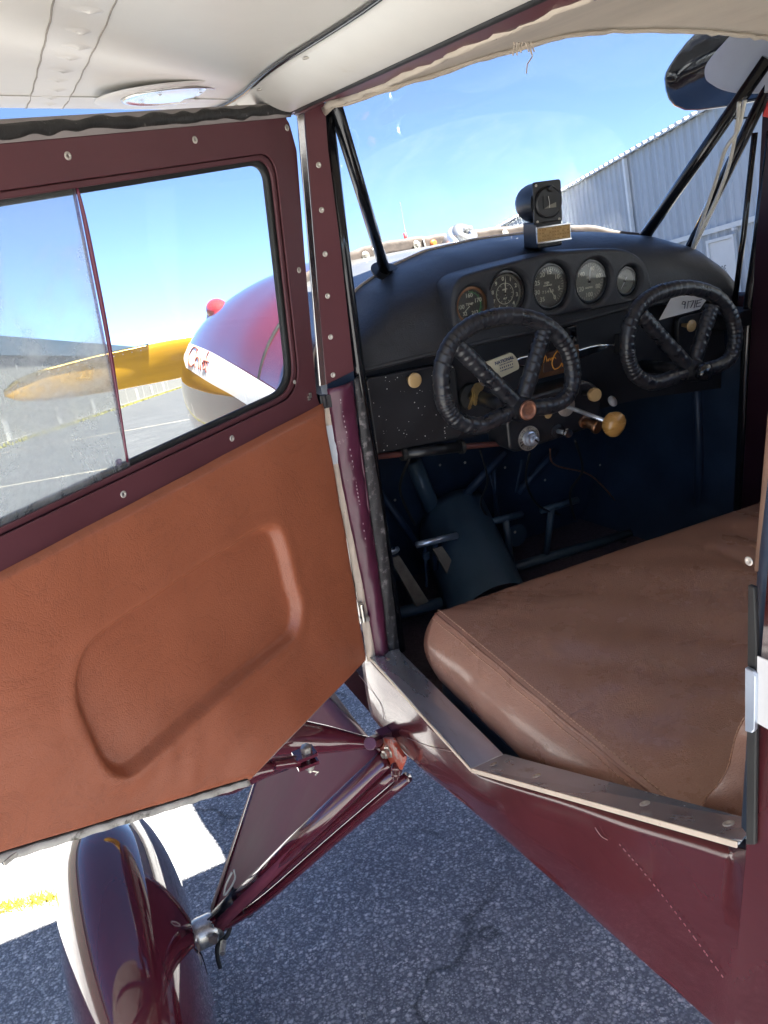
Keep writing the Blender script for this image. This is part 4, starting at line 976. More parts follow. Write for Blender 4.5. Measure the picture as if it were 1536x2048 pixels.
# strut and gear attachment plate on the fuselage
bm_ = MB(); fpx = [(757, 1482), (765, 1476), (782, 1478), (788, 1490), (796, 1502), (806, 1515), (806, 1522), (797, 1545), (786, 1538), (768, 1515), (758, 1498)]
bm_.prism([onx(u, v, -.522) for u, v in fpx], (.008, 0, 0)); fit = bevel(bm_.build('strut_fitting', REDF, air), .0015)
b = MB(); b.lathe([(.012, 0), (.012, .003), (.0085, .004), (.0085, .012), (.005, .013), (.005, .017), (0, .017)], onx(779, 1503, -.522), (-1, -.25, 0), 6); b.build('fitting_bolt', BOLT, fit, auto=30)
b = MB(); b.lathe([(.010, 0), (.011, .012), (.009, .014), (.0075, .022), (.005, .024), (.004, .03), (0, .03)], onx(793, 1530, -.52), (-.6, -.9, -.5), 12); b.build('fitting_bolt', SKIN, fit, auto=30)
b = MB(); b.box(onx(768, 1470, -.512), (.012,0,0), (0,.012,0), (0,0,.010)); b.tube([onx(760, 1478, -.518), onx(740, 1487, -.56)], .012, 10); bevel(b.build('strut_lug', PLUM, fit), .002)
# wheel pant, a teardrop standing over the tyre
wc = V((-1.045, .235, .325))
def pant(u, v):
    a = u*2*math.pi; t = v*math.pi; c = -math.cos(t)                  # -1 tail (aft) .. +1 nose
    y = c*.36 if c > 0 else c*.50
    r = math.sin(t)**(.75 if c > 0 else .95)
    hx = .137*r; hz = .275*r; x = math.copysign(abs(math.cos(a))**.9, math.cos(a))*hx; z = math.copysign(abs(math.sin(a))**.92, math.sin(a))*hz
    z = max(z, -.215) if True else z
    return V((wc.x+x, wc.y+y, wc.z+z+(-.04*max(0, -c))))
b = MB(); b.grid(lambda u, v: RP.transposed() @ pant(u, .004+v*.992), 64, 40, True); wp = b.build('wheel_pant', GLOSS, air, True)
b = MB(); cy = RP.transposed() @ V((wc.x, wc.y, .2)); b.lathe([(.09, -.05), (.16, -.07), (.195, -.05), (.203, 0), (.195, .05), (.16, .07), (.09, .05)], cy, (1, 0, 0), 40); b.build('tyre', TYRE, air, True)
b = MB(); cy2 = RP.transposed() @ V((1.045, wc.y, .2)); b.lathe([(.09, -.05), (.16, -.07), (.195, -.05), (.203, 0), (.195, .05), (.16, .07), (.09, .05)], cy2, (1, 0, 0), 40); b.build('tyre', TYRE, air, True)
b = MB(); b.grid(lambda u, v: (lambda p: RP.transposed() @ V((-p.x, p.y, p.z)))(pant(u, .004+v*.992)), 40, 26, True); b.build('wheel_pant', GLOSS, air, True)
b = MB(); b.tube([V((.5, 0, .78)), RP.transposed() @ V((.90, .215, .3))], .018, 12); b.tube([V((.47, .5, .74)), RP.transposed() @ V((.90, .215, .3))], .014, 12); b.build('gear_leg', GLOSS, air, True)
# ================================================================== cabin
HX = [-.50, -.467, -.321, -.163, 0, .167, .405, .52]; HZ = [1.846, 1.853, 1.879, 1.909, 1.931, 1.929, 1.912, 1.895]
def hz(x): return slerp(x, HX, HZ)
def hy(x): return -.02+.012*math.sin(x*19)*.4
# roof rail above the door (maroon), seen from below
ri = [onz(u, v, 1.8465) for u, v in ((640, 206), (700, 191), (760, 170), (850, 136), (960, 88), (1060, 46), (1174, 8))]
def rin(y): return lerp(-y, [-q.y for q in ri], [q.x for q in ri])
b = MB(); b.grid(lambda u, v: (lambda y: V((-.498+(rin(y)+.498)*u, y, 1.8505-.004*u)))(.0-.95*v), 6, 40); solid(b.build('roof_rail', SATIN, air, True), .005, 1)
b = MB(); random.seed(2)
rg = [random.uniform(-1, 1) for _ in range(80)]
def head(u, v):
    x = -.462+.975*u; y = hy(x)-v*.98; z = hz(x)+.004*math.sin(v*9+x*6)*v
    if v < .002: y += .004*rg[int(u*79)]; z -= .003
    if u < .001: x += .006*rg[int(v*79)]-.004; z -= .004
    return V((x, y, z))
b.grid(head, 60, 60); solid(b.build('headliner', HEAD, air, True), .005, 1)
b = MB(); b.tube([head(i/60, 0)+V((0, .001, -.001+.001*rg[i])) for i in range(61)], .0042, 8, rf=lambda i, k: 1+.25*rg[(i*3+k) % 80]); b.build('headliner_hem', HEAD, air, True)
b = MB(); b.tube([head(0, i/60)+V((0, 0, -.001)) for i in range(61)], .0050, 8, rf=lambda i, k: 1+.35*rg[(i*5+k) % 80]); b.build('headliner_hem', HEAD, air, True)
fr = ony(1045, 93, -.18)
b = MB(); P0 = onz(1045, 92, 1.875)
for k in range(7): b.tube([P0+V((.004*(k-3), 0, .004)), P0+V((.006*(k-3)+.004*rg[k], .003*rg[k+9], -.006-.004*abs(rg[k+20])))], .0011, 4)
b.tube([P0+V((.012,0,0)), P0+V((.014,0,-.012)), P0+V((.006,0,-.020)), P0+V((.004,0,-.030))], .0009, 5); b.build('frayed_threads', HEAD, air)
b = MB(); b.grid(lambda u, v: V((-.56+1.06*u, .205-v*1.22, lerp(v, [0, .12, .5, 1], [2.008, 2.03, 2.05, 1.99]))), 16, 10); solid(b.build('cabin_roof', SKIN, air, True), .01, 0)
b = MB(); b.tube([(-.46+.96*i/20, 0.0, hz(-.46+.96*i/20)+.026) for i in range(21)], .013, 10); b.build('spar_tube', NAVY, air, True)

# ------------------------------------------------------------------ dash shell
def ye(x): return .085+.235*math.sqrt(max(0, 1-(x/.497)**2))
def onc(u, v, fn, lo=.0, hi=.8):     # line of sight against a plan curve y = fn(x)
    r = ray(u, v); a, c = (lo-CL.y)/r.y, (hi-CL.y)/r.y
    for _ in range(60):
        m = (a+c)/2; p = CL+r*m
        if p.y > fn(p.x): c = m
        else: a = m
    return p
edge = [onc(u, v, ye) for u, v in [(700,600), (716,577), (745,557), (780,535), (850,503), (950,480), (1060,466), (1150,464), (1250,471), (1330,490), (1395,525), (1440,560), (1470,588)]]
exs = [-.497, -.46]+[p.x for p in edge]+[.49]; ezs = [edge[0].z-.16, edge[0].z-.07]+[p.z for p in edge]+[edge[-1].z-.01]
o_ = sorted(zip(exs, ezs)); exs = [p[0] for p in o_]; ezs = [p[1] for p in o_]
def ze(x): return lerp(x, exs, ezs)
gv = [ony(u, v, .085) for u, v in [(705,741), (850,706), (980,676), (1100,652), (1250,613), (1330,600), (1450,592)]]
def zg(x): return lerp(x, [-.5]+[p.x for p in gv]+[.5], [gv[0].z]+[p.z for p in gv]+[gv[-1].z-.005])
def dash(u, v):
    x = -.485+.968*u; th = v*math.pi/2; g = min(zg(x), ze(x)-.004)
    z = g+(ze(x)-g)*math.sin(th)**.62; y = .085+(max(ye(x), .095)-.085)*(1-math.cos(th)**.62)
    return V((x, y, z))
b = MB(); b.grid(dash, 90, 26); da = b.build('dashboard', DASH, air, True); da['label'] = 'black leatherette dashboard shell'
b = MB(); b.tube([dash(i/90, 1)+V((0, .002, .001)) for i in range(91)], .0032, 8); b.build('dash_edge_trim', CREAM, da, True)
b = MB(); b.tube([dash(i/90, 0)+V((0, .004, -.004)) for i in range(91)], .0055, 8); b.build('dash_roll', DASH, da, True)
# lower panel behind the glove box doors
b = MB()
pts = [(-.47, .112, 1.47), (.47, .112, 1.45)]
lpb = [ony(u, v, .112) for u, v in [(744, 912), (1000, 862), (1180, 822), (1280, 797), (1500, 768)]]
def lower(u, v):
    x = -.47+.94*u; zt = zg(x)-.002; zb = lerp(x, [p.x for p in lpb], [p.z for p in lpb]); return V((x, .112, zb+(zt-zb)*v))
b.grid(lower, 40, 6); lp_ = solid(b.build('lower_panel', PANL, air), .004, 0)
MY = lambda y: frame((0, y, 0), (1,0,0), (0,0,1))
def pl(name, px, y, th, bv, mt, par, rad, holes=()):
    q = [ony(u, v, y) for u, v in px]; return plate(name, rounded([(p.x, p.z) for p in q], rad, 5), holes, th, bv, mt, MY(y), par)
def knob(name, px, y0, y1, r, mt, par, stem=.004, flat=.6, smt=None):
    p1 = ony(*px, y1); b = MB(); L_ = y0-y1
    b.lathe([(stem, 0), (stem*1.1, L_*.5), (stem*1.6, L_*.72), (r*.82, L_*.80), (r, L_*.87), (r*.98, L_*.94), (r*.8, L_*.985), (0, L_)], (p1.x, y0, p1.z), (0,-1,0), 24); return b.build(name, mt, par, True)
gb = pl('glove_box_door', [(727, 756), (905, 722), (922, 872), (750, 907)], .098, .016, .003, PSPK, air, [.012, .022, .012, .004]); gb['label'] = 'left glove box door speckled with pale dust'
knob('knob', (831, 761), .090, .062, .0135, KNOB, gb)
gb2 = pl('glove_box_door', [(1352, 634), (1440, 612), (1448, 735), (1350, 757)], .100, .014, .003, PANL, air, .012)
knob('knob', (1385, 652), .093, .066, .0125, KNOB, gb2)
pl('switch_box', [(1236, 668), (1252, 664), (1252, 706), (1234, 708)], .10, .022, .002, PANL, air, .002)
# chrome spear and name plate in the middle
spx = [(1010, 727), (1035, 712), (1062, 706), (1100, 700), (1155, 696), (1172, 691), (1195, 687), (1228, 688), (1205, 698), (1180, 708), (1157, 717), (1100, 728), (1062, 734), (1035, 732)]
q = [ony(u, v, .104) for u, v in spx]; sr = plate('chrome_spear', [(p.x, p.z) for p in q], [], .012, .003, ALUB, MY(.100), air)
bx = [(1078, 708), (1156, 688), (1158, 738), (1074, 758)]
pl('badge_frame', bx, .092, .006, .0015, BRONZE, sr, .002)
bd = pl('name_badge', [(1088, 706), (1150, 692), (1152, 731), (1086, 746)], .0885, .003, .0008, BADGE, sr, .004)
c = ony(1119, 718, .0912); ex = (ony(1150, 710, .0912)-ony(1088, 726, .0912)).normalized()
Mb = frame(c, ex, UZ)
u_ = .0010
ae = [[(-27, -6), (-24, 6), (-21, -6)], [(-26, -2), (-20, -1)], [(-19, -3), (-16, -1), (-18, 1), (-19, -4), (-15, -5)], [(-14, 1), (-13, -5), (-12, 1)], [(-10, 0), (-11, -4), (-8, -4), (-9, 1)], [(-7, -5), (-6, 1), (-4, 0), (-4, -5)], [(-1, 0), (-3, -2), (-2, -5), (0, -4)], [(3, 0), (1, -2), (2, -5), (4, -3), (5, -5)]]
ch = [[(10, 15), (4, 18), (-1, 8), (-1, -8), (5, -15), (11, -9)], [(12, 17), (11, 0), (10, -12)], [(11, -4), (15, 2), (16, -10), (18, -11)], [(20, 0), (20, -11), (22, -10)], [(20, 6), (20.5, 7)], [(24, -5), (27, 0), (24, -2), (24, -10), (28, -9)], [(35, 15), (31, 12), (31, -2), (30, -18)], [(28, 0), (34, 1)]]
def sc_(l, k): return [[(x*k, y*k) for x, y in s] for s in l]
b = MB()
for ln, w_ in (([(1128, 703), (1121, 697), (1110, 708), (1104, 726), (1109, 738), (1119, 734), (1124, 726)], 1.), ([(1117, 704), (1122, 709), (1127, 704)], .7), ([(1135, 697), (1128, 716), (1125, 733)], 1.), ([(1126, 728), (1132, 718), (1132, 731), (1136, 730)], .9), ([(1140, 715), (1138, 730), (1142, 729)], .9), ([(1142, 724), (1147, 717), (1144, 721), (1145, 730), (1149, 728)], .8), ([(1151, 696), (1149, 715), (1146, 738)], .9),
               ([(1087, 726), (1091, 711), (1094, 724)], .6), ([(1094, 723), (1097, 717), (1097, 723), (1100, 716), (1102, 721), (1104, 715), (1106, 720), (1109, 714), (1112, 718)], .5)):
    b.tube([ony(u, v, .0862) for u, v in smooth2(ln, 4)], .0013*w_, 5)
b.build('badge_script', GOLD, bd, True)
b = MB(); p = ony(1138, 668, .10); b.box(p, (.010,0,0), (0,.012,0), (0,0,.016)); b.lathe([(.006, 0), (.008, .008), (.005, .012), (0, .013)], p+V((-.004,-.012,-.010)), (0,-1,0), 12); bevel(b.build('lamp_bracket', TUBE, air), .002)
# centre switch box
pd_px = [(1016, 836), (1064, 792), (1180, 760), (1204, 778), (1208, 850), (1036, 907), (1022, 900)]
q = [ony(u, v, .045) for u, v in pd_px]; ol = rounded([(p.x, p.z) for p in q], [.008, .02, .02, .02, .012, .012, .008], 6)
ped = plate('switch_pedestal', ol, [], .075, .006, PANL, MY(.088), air)
yf = .050
def pf(u, v, dy=0.): return ony(u, v, yf+dy)
# magneto switch
c = pf(1056, 876); b = MB(); b.lathe([(.0245, 0), (.0245, .0025), (.0225, .003), (0, .003)], c, (0,-1,0), 40); ms = b.build('magneto_switch', PANL, air, auto=40)
b = MB(); b.lathe([(.0225, .0030), (.0225, .0036), (.0240, .0036), (.0240, .0030)], c, (0,-1,0), 40); b.build('switch_ring', STEEL, ms, auto=40)
b = MB(); b.lathe([(.0145, .003), (.0145, .010), (.012, .011), (.0115, .018), (.0075, .019), (.0075, .026), (.006, .027), (0, .027)], c, (0,-1,0), 30); b.build('switch_knob', ALU, ms, auto=40)
b = MB(); b.box(c+V((0,-.0272,0)), (.0012,0,.0012), (0,.0004,0), (-.003,0,.003)); b.build('key_slot', RUB, ms)
items = [(t, .0062, frame(c+V((.0185*math.sin(R(a)), -.0034, .0185*math.cos(R(a)))), (math.cos(R(a)), 0, -math.sin(R(a))), (math.sin(R(a)), 0, math.cos(R(a))))) for t, a in (('OFF', -62), ('R', -22), ('L', 8), ('BOTH', 48))]
texts('switch_lettering', items, INK, ms)
# small chrome pull, primer, tan knob and throttle
def rodknob(name, base, tip, yb, yt, rr, rk, mt, kmt, disc=None, dmt=None, prof=None):
    a, c = ony(*base, yb), ony(*tip, yt); d = (c-a); L_ = d.length; d.normalize(); b = MB(); b.tube([a, c], rr, 10); o = b.build(name, mt, air, True)
    b = MB(); prof = prof or [(rk*.4, -.004), (rk, 0), (rk*1.02, .006), (rk*.9, .008), (0, .0085)]; b.lathe(prof, c, d, 26); b.build('knob', kmt, o, auto=50)
    if disc: b = MB(); b.lathe([(disc, 0), (disc, .0035), (disc*.9, .0045), (0, .0045)], a, (0,-1,0), 30); b.build('base_plate', dmt, o, auto=40)
    return o
rodknob('cabin_heat_pull', (1113, 862), (1133, 866), .05, .020, .0045, .0090, ALU, ALUB, .014, PANL)
rodknob('primer', (1168, 843), (1192, 853), .05, .022, .0095, .0145, BRONZE, BRONZE, .013, BRONZE, [(.010, -.010), (.0095, -.004), (.014, -.002), (.0145, .004), (.013, .006), (0, .006)])
rodknob('carburetor_heat_pull', (1168, 786), (1187, 789), .05, .016, .005, .0135, BLK, KNOB, None, None, [(.006, -.012), (.0085, -.006), (.0125, -.002), (.0135, .004), (.012, .009), (0, .010)])
rodknob('throttle', (1131, 812), (1222, 846), .05, -.055, .0042, .02, ALU, BALL, .020, STEEL, [(.004, -.014), (.010, -.012), (.0195, -.005), (.0235, .004), (.0240, .010), (.0215, .017), (.014, .022), (0, .0235)])
knob('knob', (1098, 828), .045, .028, .009, KNOB, ped)
b = MB(); p = ony(1224, 803, .10); b.lathe([(0, .0), (.012, .0), (.012, .003), (0, .003)], p, (.2,-.8,.5), 16); b.build('bright_plate', WHITE, air, True)
# reddish tube with clamps below the left panel
P = [ony(u, v, .10) for u, v in ((745, 914), (800, 908), (870, 900), (930, 893), (1010, 886))]
b = MB(); b.tube(smoothv(P), .0060, 10); tbz = b.build('cross_tube', mat('brown_tube', (.10,.035,.03), .35), air, True)
b = MB(); b.tube([ony(806, 907, .10), ony(922, 894, .10)], .0105, 12); b.build('tube_sleeve', BLK, tbz, True)
for q in ((806, 907), (922, 893)): b = MB(); b.lathe([(.014, -.004), (.014, .004)], ony(*q, .10), (1, 0, -.08), 16); b.build('clamp', RUB, tbz, auto=40)

# ------------------------------------------------------------------ instrument pod
YPOD = .058
G = [('temperature_gauge', (949, 612), .0335), ('altimeter', (1020, 588), .0415), ('tachometer', (1107, 574), .0425), ('airspeed_indicator', (1189, 564), .0415), ('oil_pressure_gauge', (1260, 563), .0290)]
pod_px = [(905, 590), (922, 556), (960, 541), (1030, 523), (1110, 505), (1180, 498), (1250, 499), (1288, 522), (1302, 560), (1302, 592), (1230, 612), (1100, 636), (1000, 654), (925, 668), (908, 650)]
pp = [ony(u, v, YPOD) for u, v in pod_px]; gc = [ony(*g[1], YPOD) for g in G]
holes = [[(c.x+math.cos(2*math.pi*k/40)*g[2], c.z+math.sin(2*math.pi*k/40)*g[2]) for k in range(40)] for c, g in zip(gc, G)]
pod = plate('instrument_pod', [(p.x, p.y) for p in smoothc([(p.x, p.z) for p in pp], 5)], holes, .070, .007, DASH, MY(YPOD+.035), air)
def gauge(i, dial, ink, rim=None):
    nm, px, r = G[i]; c = gc[i]; yd = YPOD+.017; o = V((c.x, yd, c.z)); rd = r-.006
    b = MB(); b.lathe([(rd+.010, -.003), (rd+.010, .004), (rd+.001, .0075), (rd, .007), (rd, -.002)], o, (0,-1,0), 48); g = b.build(nm, rim or TUBE, air, auto=50)
    b = MB(); b.lathe([(rd+.004, 0), (rd+.004, .0005), (0, .0005)], o, (0,-1,0), 40); b.build('dial', dial, g)
    b = MB(); b.lathe([(rd+.0005, 0), (rd, .0006), (0, .0008)], o+V((0,-.0062,0)), (0,-1,0), 40); b.build('glass', GLAS, g)
    return g, V((c.x, yd-.0008, c.z)), rd
def pol(c, r, a, dy=0.): return c+V((r*math.sin(R(a)), dy, r*math.cos(R(a))))
def ticks(g, c, r0, r1, a0, a1, n, wd, mt, long=None):
    b = MB()
    for k in range(n+1):
        a = a0+(a1-a0)*k/n; rr = r0 if not long or k % long else r0-(r1-r0)*.7
        p, q = pol(c, rr, a), pol(c, r1, a); t = V((math.cos(R(a)), 0, -math.sin(R(a))))*wd/2
        b.add([p-t, p+t, q+t, q-t], [(0,1,2,3)])
    b.build('tick_marks', mt, g)
def needle(g, c, a, r, w_, mt, back=.25):
    t = V((math.cos(R(a)), 0, -math.sin(R(a))))*w_; d = V((math.sin(R(a)), 0, math.cos(R(a)))); b = MB(); y = V((0, -.0022, 0))
    b.prism([c+y-d*r*back-t, c+y-d*r*back+t, c+y+d*r*.6+t*.8, c+y+d*r, c+y+d*r*.6-t*.8], (0, .0006, 0)); b.build('needle', mt, g)
    b = MB(); b.lathe([(w_*2.2, 0), (w_*2, .003), (0, .003)], c, (0,-1,0), 16); b.build('needle_cap', TUBE, g, auto=40)
def nums(g, c, r, items, sz, mt, y=-.0003):
    texts('numerals', [(t, sz*(k[0] if k else 1), frame(pol(c, r*(k[1] if len(k) > 1 else 1), a, y), (1,0,0), (0,0,1)), 0, .00012) for t, a, *k in items], mt, g)
def arc(g, c, r0, r1, a0, a1, mt, name='colour_arc', n=24):
    b = MB(); b.grid(lambda u, v: pol(c, r0+(r1-r0)*v, a0+(a1-a0)*u, -.0002), n, 1); b.build(name, mt, g)
g, c, r = gauge(0, DIALB, INK, BRONZE)
nums(g, c, r*.62, [('160', 0, 1.), ('170', 70, 1., 1.1), ('100', -92, 1., 1.1), ('212', 145, .9), ('32', -140, .9), ('TEMP', 0, .62, .12)], .0105, INK); arc(g, c, r*.80, r*.86, 0, 140, GREEN); ticks(g, c, r*.86, r*.96, 0, 140, 8, .0007, GREEN); needle(g, c, 232, r*.72, .0007, INK); ticks(g, c, r*.86, r*.96, -140, 0, 6, .0005, INK)
g, c, r = gauge(1, DIALB, INK)
ticks(g, c, r*.86, r*.97, 0, 356.4, 100, .00042, INK, 10); nums(g, c, r*.74, [(str(k), k*36-6) for k in range(10)], .0098, INK); arc(g, c, r*.50, r*.525, 0, 360, INK, 'inner_ring', 48); ticks(g, c, r*.40, r*.47, 0, 330, 11, .0008, INK); nums(g, c, r*.2, [('100 FT', 0, .4), ('ALT', 180, .45, 1.2)], .0098, INK); needle(g, c, 4, r*.84, .0010, INK, .1)
g, c, r = gauge(2, DIALG, INK)
nums(g, c, r*.70, [('15', 8), ('20', -28), ('25', -68), ('30', -106), ('35', -146), ('0', 147), ('5', 105), ('10', 55), ('RPM', -20, .5, .3), ('HUNDREDS', -20, .32, .1), ('7 3 4 6 0', 185, .62, .35)], .0115, INK); ticks(g, c, r*.84, r*.95, -146, 147, 35, .0006, INK, 5); needle(g, c, 148, r*.80, .0009, INK, .25)
g, c, r = gauge(3, DIALC, INK)
nums(g, c, r*.68, [('40', 20, .9), ('60', 72), ('80', 118), ('100', 180), ('120', -118), ('140', -50), ('MPH', 0, .45, .3), ('AIRSPEED', 180, .38, .45)], .0118, INK); ticks(g, c, r*.84, r*.95, -50, 330-50, 33, .0006, INK, 5); needle(g, c, 6, r*.82, .0012, WHITE, .1); arc(g, c, r*.86, r*.98, -88, -78, REDP, 'red_line', 4)
g, c, r = gauge(4, DIALC, INK)
ticks(g, c, r*.80, r*.94, -140, 140, 14, .0006, DIALG); nums(g, c, r*.4, [('OIL', 0, .6), ('PRESS', 180, .45)], .0098, DIALG); needle(g, c, 215, r*.75, .0009, WHITE, .5); arc(g, c, r*.84, r*.97, -100, -85, REDP, 'red_line', 4)

# ------------------------------------------------------------------ control wheels
def yoke(px, spokes, hubpx, y, rr, cap, label, tilt):
    pts = [ony(u, v, y) for u, v in px]; hb = ony(*hubpx, y)
    pts = [p+V((0, tilt*(p.z-hb.z), 0)) for p in pts]
    path = smoothc(pts, 30); random.seed(len(px)); ph = [random.uniform(0, 6.28) for _ in range(400)]
    seg_ = 20
    def rf(i, k):                     # overlapping turns of a narrow strip, puckered along their edges
        t = i*.12+k/seg_*.8+.9*math.sin(i*.047+ph[3])+.5*math.sin(i*.021+ph[5]); f_ = t-math.floor(t); n_ = int(math.floor(t)) % 400
        ridge = .10*f_-(.05 if f_ > .90 else 0)+.02*math.sin(ph[n_])
        puck = .018*math.sin(k*1.9+ph[n_])*math.exp(-f_*4)+.010*math.sin(i*.35-k*.9+ph[(n_+7) % 400])
        return 1+ridge+puck
    b = MB(); b.tube(path, rr, seg_, closed=True, rf=rf); yk = b.build('control_wheel', WRAP, air, True); yk['label'] = label
    for a in spokes:
        e = ony(*a, y); e = e+V((0, tilt*(e.z-hb.z), 0)); n = 90; b = MB(); b.tube([hb+(e-hb)*i/n for i in range(n+1)], rr*1.0, seg_, rf=rf); b.build('spoke', WRAP, yk, True)
    b = MB(); b.lathe([(.022, .02), (.022, -.006), (.0195, -.016), (.018, -.021)], hb, (0, 1, 0), 28); b.build('hub', BLK, yk, auto=40)
    return yk, hb
ypx = [(887, 790), (888, 735), (905, 692), (940, 657), (985, 638), (1035, 633), (1085, 645), (1122, 674), (1143, 715), (1146, 760), (1132, 795), (1098, 812), (1040, 818), (1000, 833), (955, 851), (915, 840), (896, 818)]
y1, hb1 = yoke(ypx, [(916, 690), (1096, 655)], (1040, 816), -.075, .0135, COPPER, 'left control wheel in wrinkled black wrap with copper hub cap', .06)
b = MB(); b.lathe([(.0165, 0), (.0165, .004), (.015, .006), (.0125, .0055), (.0115, .004), (.006, .005), (0, .0045)], hb1+V((0,-.020,0)), (0,-1,0), 32); b.build('hub_cap', COPPER, y1, True)
b = MB(); cb = ony(944, 800, .10); b.tube([hb1+V((0,.015,0)), V((cb.x+.004, .11, hb1.z-.012))], .0125, 16); b.build('column_tube', BLK, y1, True)
b = MB(); b.lathe([(.020, .0), (.026, .004), (.024, .010), (.014, .012)], V((cb.x, .11, hb1.z-.012)), (0,-1,0), 24); b.build('column_collar', RUB, y1, auto=40)
ypx2 = [(1258, 700), (1262, 660), (1278, 622), (1310, 593), (1352, 579), (1395, 577), (1437, 592), (1463, 624), (1473, 665), (1466, 705), (1448, 726), (1415, 738), (1383, 742), (1345, 755), (1305, 766), (1275, 752), (1262, 728)]
y2, hb2 = yoke(ypx2, [(1285, 628), (1430, 612)], (1383, 740), -.055, .0132, BLK, 'right control wheel in wrinkled black wrap with black knob hub', .06)
b = MB(); b.lathe([(.010, -.01), (.015, .004), (.0175, .012), (.016, .020), (.010, .025), (0, .0265)], hb2+V((0,-.018,0)), (0,-1,0), 28); b.build('hub_cap', TUBE, y2, True)
b = MB(); cb2 = ony(1290, 733, .10); b.tube([hb2+V((0,.015,0)), V((cb2.x, .11, cb2.z))], .0125, 16); b.build('column_tube', BLK, y2, True)

# ------------------------------------------------------------------ compass on the dash top
cb = ony(1092, 447, .10); cc = ony(1094, 405, .105); cx_ = V((math.cos(R(-6)), math.sin(R(-6)), 0)); cn = V((-math.sin(R(-6)), math.cos(R(-6)), 0))
Mc = frame(cc, cx_, UZ)
sq = rounded([(-.029, -.037), (.029, -.037), (.029, .037), (-.029, .037)], .006, 4)
comp = plate('compass', sq, [], .006, .0012, BLK, Mc, air); comp['label'] = 'black compass case on the dash'
def ct(x, y, z): return Mc @ V((x, y, z))          # z towards the cabin is -cn ... frame z = x cross up
zt = (Mc.to_3x3() @ V((0,0,1))).normalized(); sgn = 1 if zt.y < 0 else -1
b = MB(); b.lathe([(.027, 0), (.0275, .004), (.025, .006), (.0245, .0052), (0, .0045)], cc+zt*sgn*.003, zt*sgn, 40); b.build('bezel', BLK, comp, auto=40)
b = MB(); b.lathe([(.033, 0), (.034, .012), (.034, .050), (.031, .062), (.020, .068), (0, .069)], cc-zt*sgn*.002+UZ*.001, -zt*sgn, 36); b.build('compass_body', BLK, comp, auto=50)
b = MB(); wq = [(-.013, -.010), (.014, -.010), (.014, .012), (-.013, .012)]; b.prism([Mc @ V((x, y, sgn*.0085)) for x, y in wq], zt*sgn*.0008); b.build('window', DIALB, comp)
b = MB(); b.prism([Mc @ V((x, y, sgn*.0096)) for x, y in ((-.012, -.0098), (.013, -.0098), (.013, -.001), (-.002, -.005))], zt*sgn*.0003); b.build('compass_card', DIALC, comp)
b = MB(); b.tube([Mc @ V((-.003, .011, sgn*.0102)), Mc @ V((-.001, 0, sgn*.0104)), Mc @ V((-.001, -.009, sgn*.0102))], .0005, 5); b.build('lubber_line', WHITE, comp)
for x, y in ((-.023, -.031), (.023, -.031), (-.023, .031)): screw(Mc @ V((x, y, sgn*.003)), zt*sgn, comp, .55)
b = MB(); b.lathe([(.0055, 0), (.0055, .004), (.004, .006), (0, .006)], Mc @ V((.002, .023, sgn*.007)), zt*sgn, 14); b.build('adjuster', BLK, comp, auto=40)
pb_ = [(1030, 475), (1060, 482), (1065, 447), (1040, 445)]
b = MB(); base0 = cc-UZ*.078
b.prism([base0+cx_*-.026+cn*-.006, base0+cx_*.026+cn*-.006, base0+cx_*.022+cn*.055, base0+cx_*-.022+cn*.055], UZ*.046); bevel(b.build('compass_mount', BLK, comp), .003)
b = MB(); kc = cc-UZ*.054+cx_*.004-cn*.012; b.box(kc, cx_*.036, cn*.0012, UZ*.0145); cdh = b.build('card_holder', ALU, comp); b = MB(); b.box(kc-cn*.0016, cx_*.034, cn*.0006, UZ*.0120); cdo = b.build('correction_card', CARD, comp)
for s_ in (-1, 1): b = MB(); b.box(kc-cn*.002+UZ*.0135*s_, cx_*.036, cn*.0016, UZ*.0012); b.build('card_rail', ALUB, comp)
b = MB(); random.seed(4)
for r_ in range(4):
    for k in range(12):
        if random.random() < .8: b.box(kc-cn*.0024+cx_*(-.029+k*.0053)+UZ*(.0085-r_*.0056), cx_*random.uniform(.0012, .0019), cn*.00015, UZ*.0012)
for k in range(7): b.box(kc-cn*.0024+cx_*(-.0315+k*.0105), cx_*.0002, cn*.00012, UZ*.0110)
for r_ in range(5): b.box(kc-cn*.00245+UZ*(.0111-r_*.0055), cx_*.0315, cn*.00012, UZ*.0002)
b.build('card_print', CARDI, comp)

# ------------------------------------------------------------------ windshield, deck and braces
def yg(x): return .11+.42*math.sqrt(max(0, 1-(x/.512)**2))
gt = [onc(u, v, yg) for u, v in [(672,515), (700,503), (745,490), (800,478), (890,468), (960,458), (1060,448), (1180,450), (1300,470), (1420,520), (1480,552)]]
gxs = [-.512, -.46]+[p.x for p in gt]+[.512]; gzs = [gt[0].z-.10, gt[0].z-.03]+[p.z for p in gt]+[gt[-1].z-.01]
o_ = sorted(zip(gxs, gzs)); gxs = [p[0] for p in o_]; gzs = [p[1] for p in o_]
def zgk(x): return slerp(x, gxs, gzs) if False else lerp(x, gxs, gzs)
b = MB(); b.grid(lambda u, v: (lambda x: V((x, yg(x)+.001*v, zgk(x)-.030+.030*v+.0012*math.sin(x*90))))(-.505+1.01*u), 80, 3); gs = solid(b.build('windshield_gasket', GASK, air, True), .006, 0)
b = MB()
def deck(u, v): x = -.49+.98*u; x2 = -.505+1.01*u; a = V((x, ye(x)+.004, ze(x)-.003)); c = V((x2, yg(x2)-.004, min(zgk(x2)-.018, 1.61))); return a+(c-a)*v+V((0, 0, .004*math.sin(math.pi*v)))
b.grid(deck, 60, 8); b.build('cowl_deck', DECK, air, True)
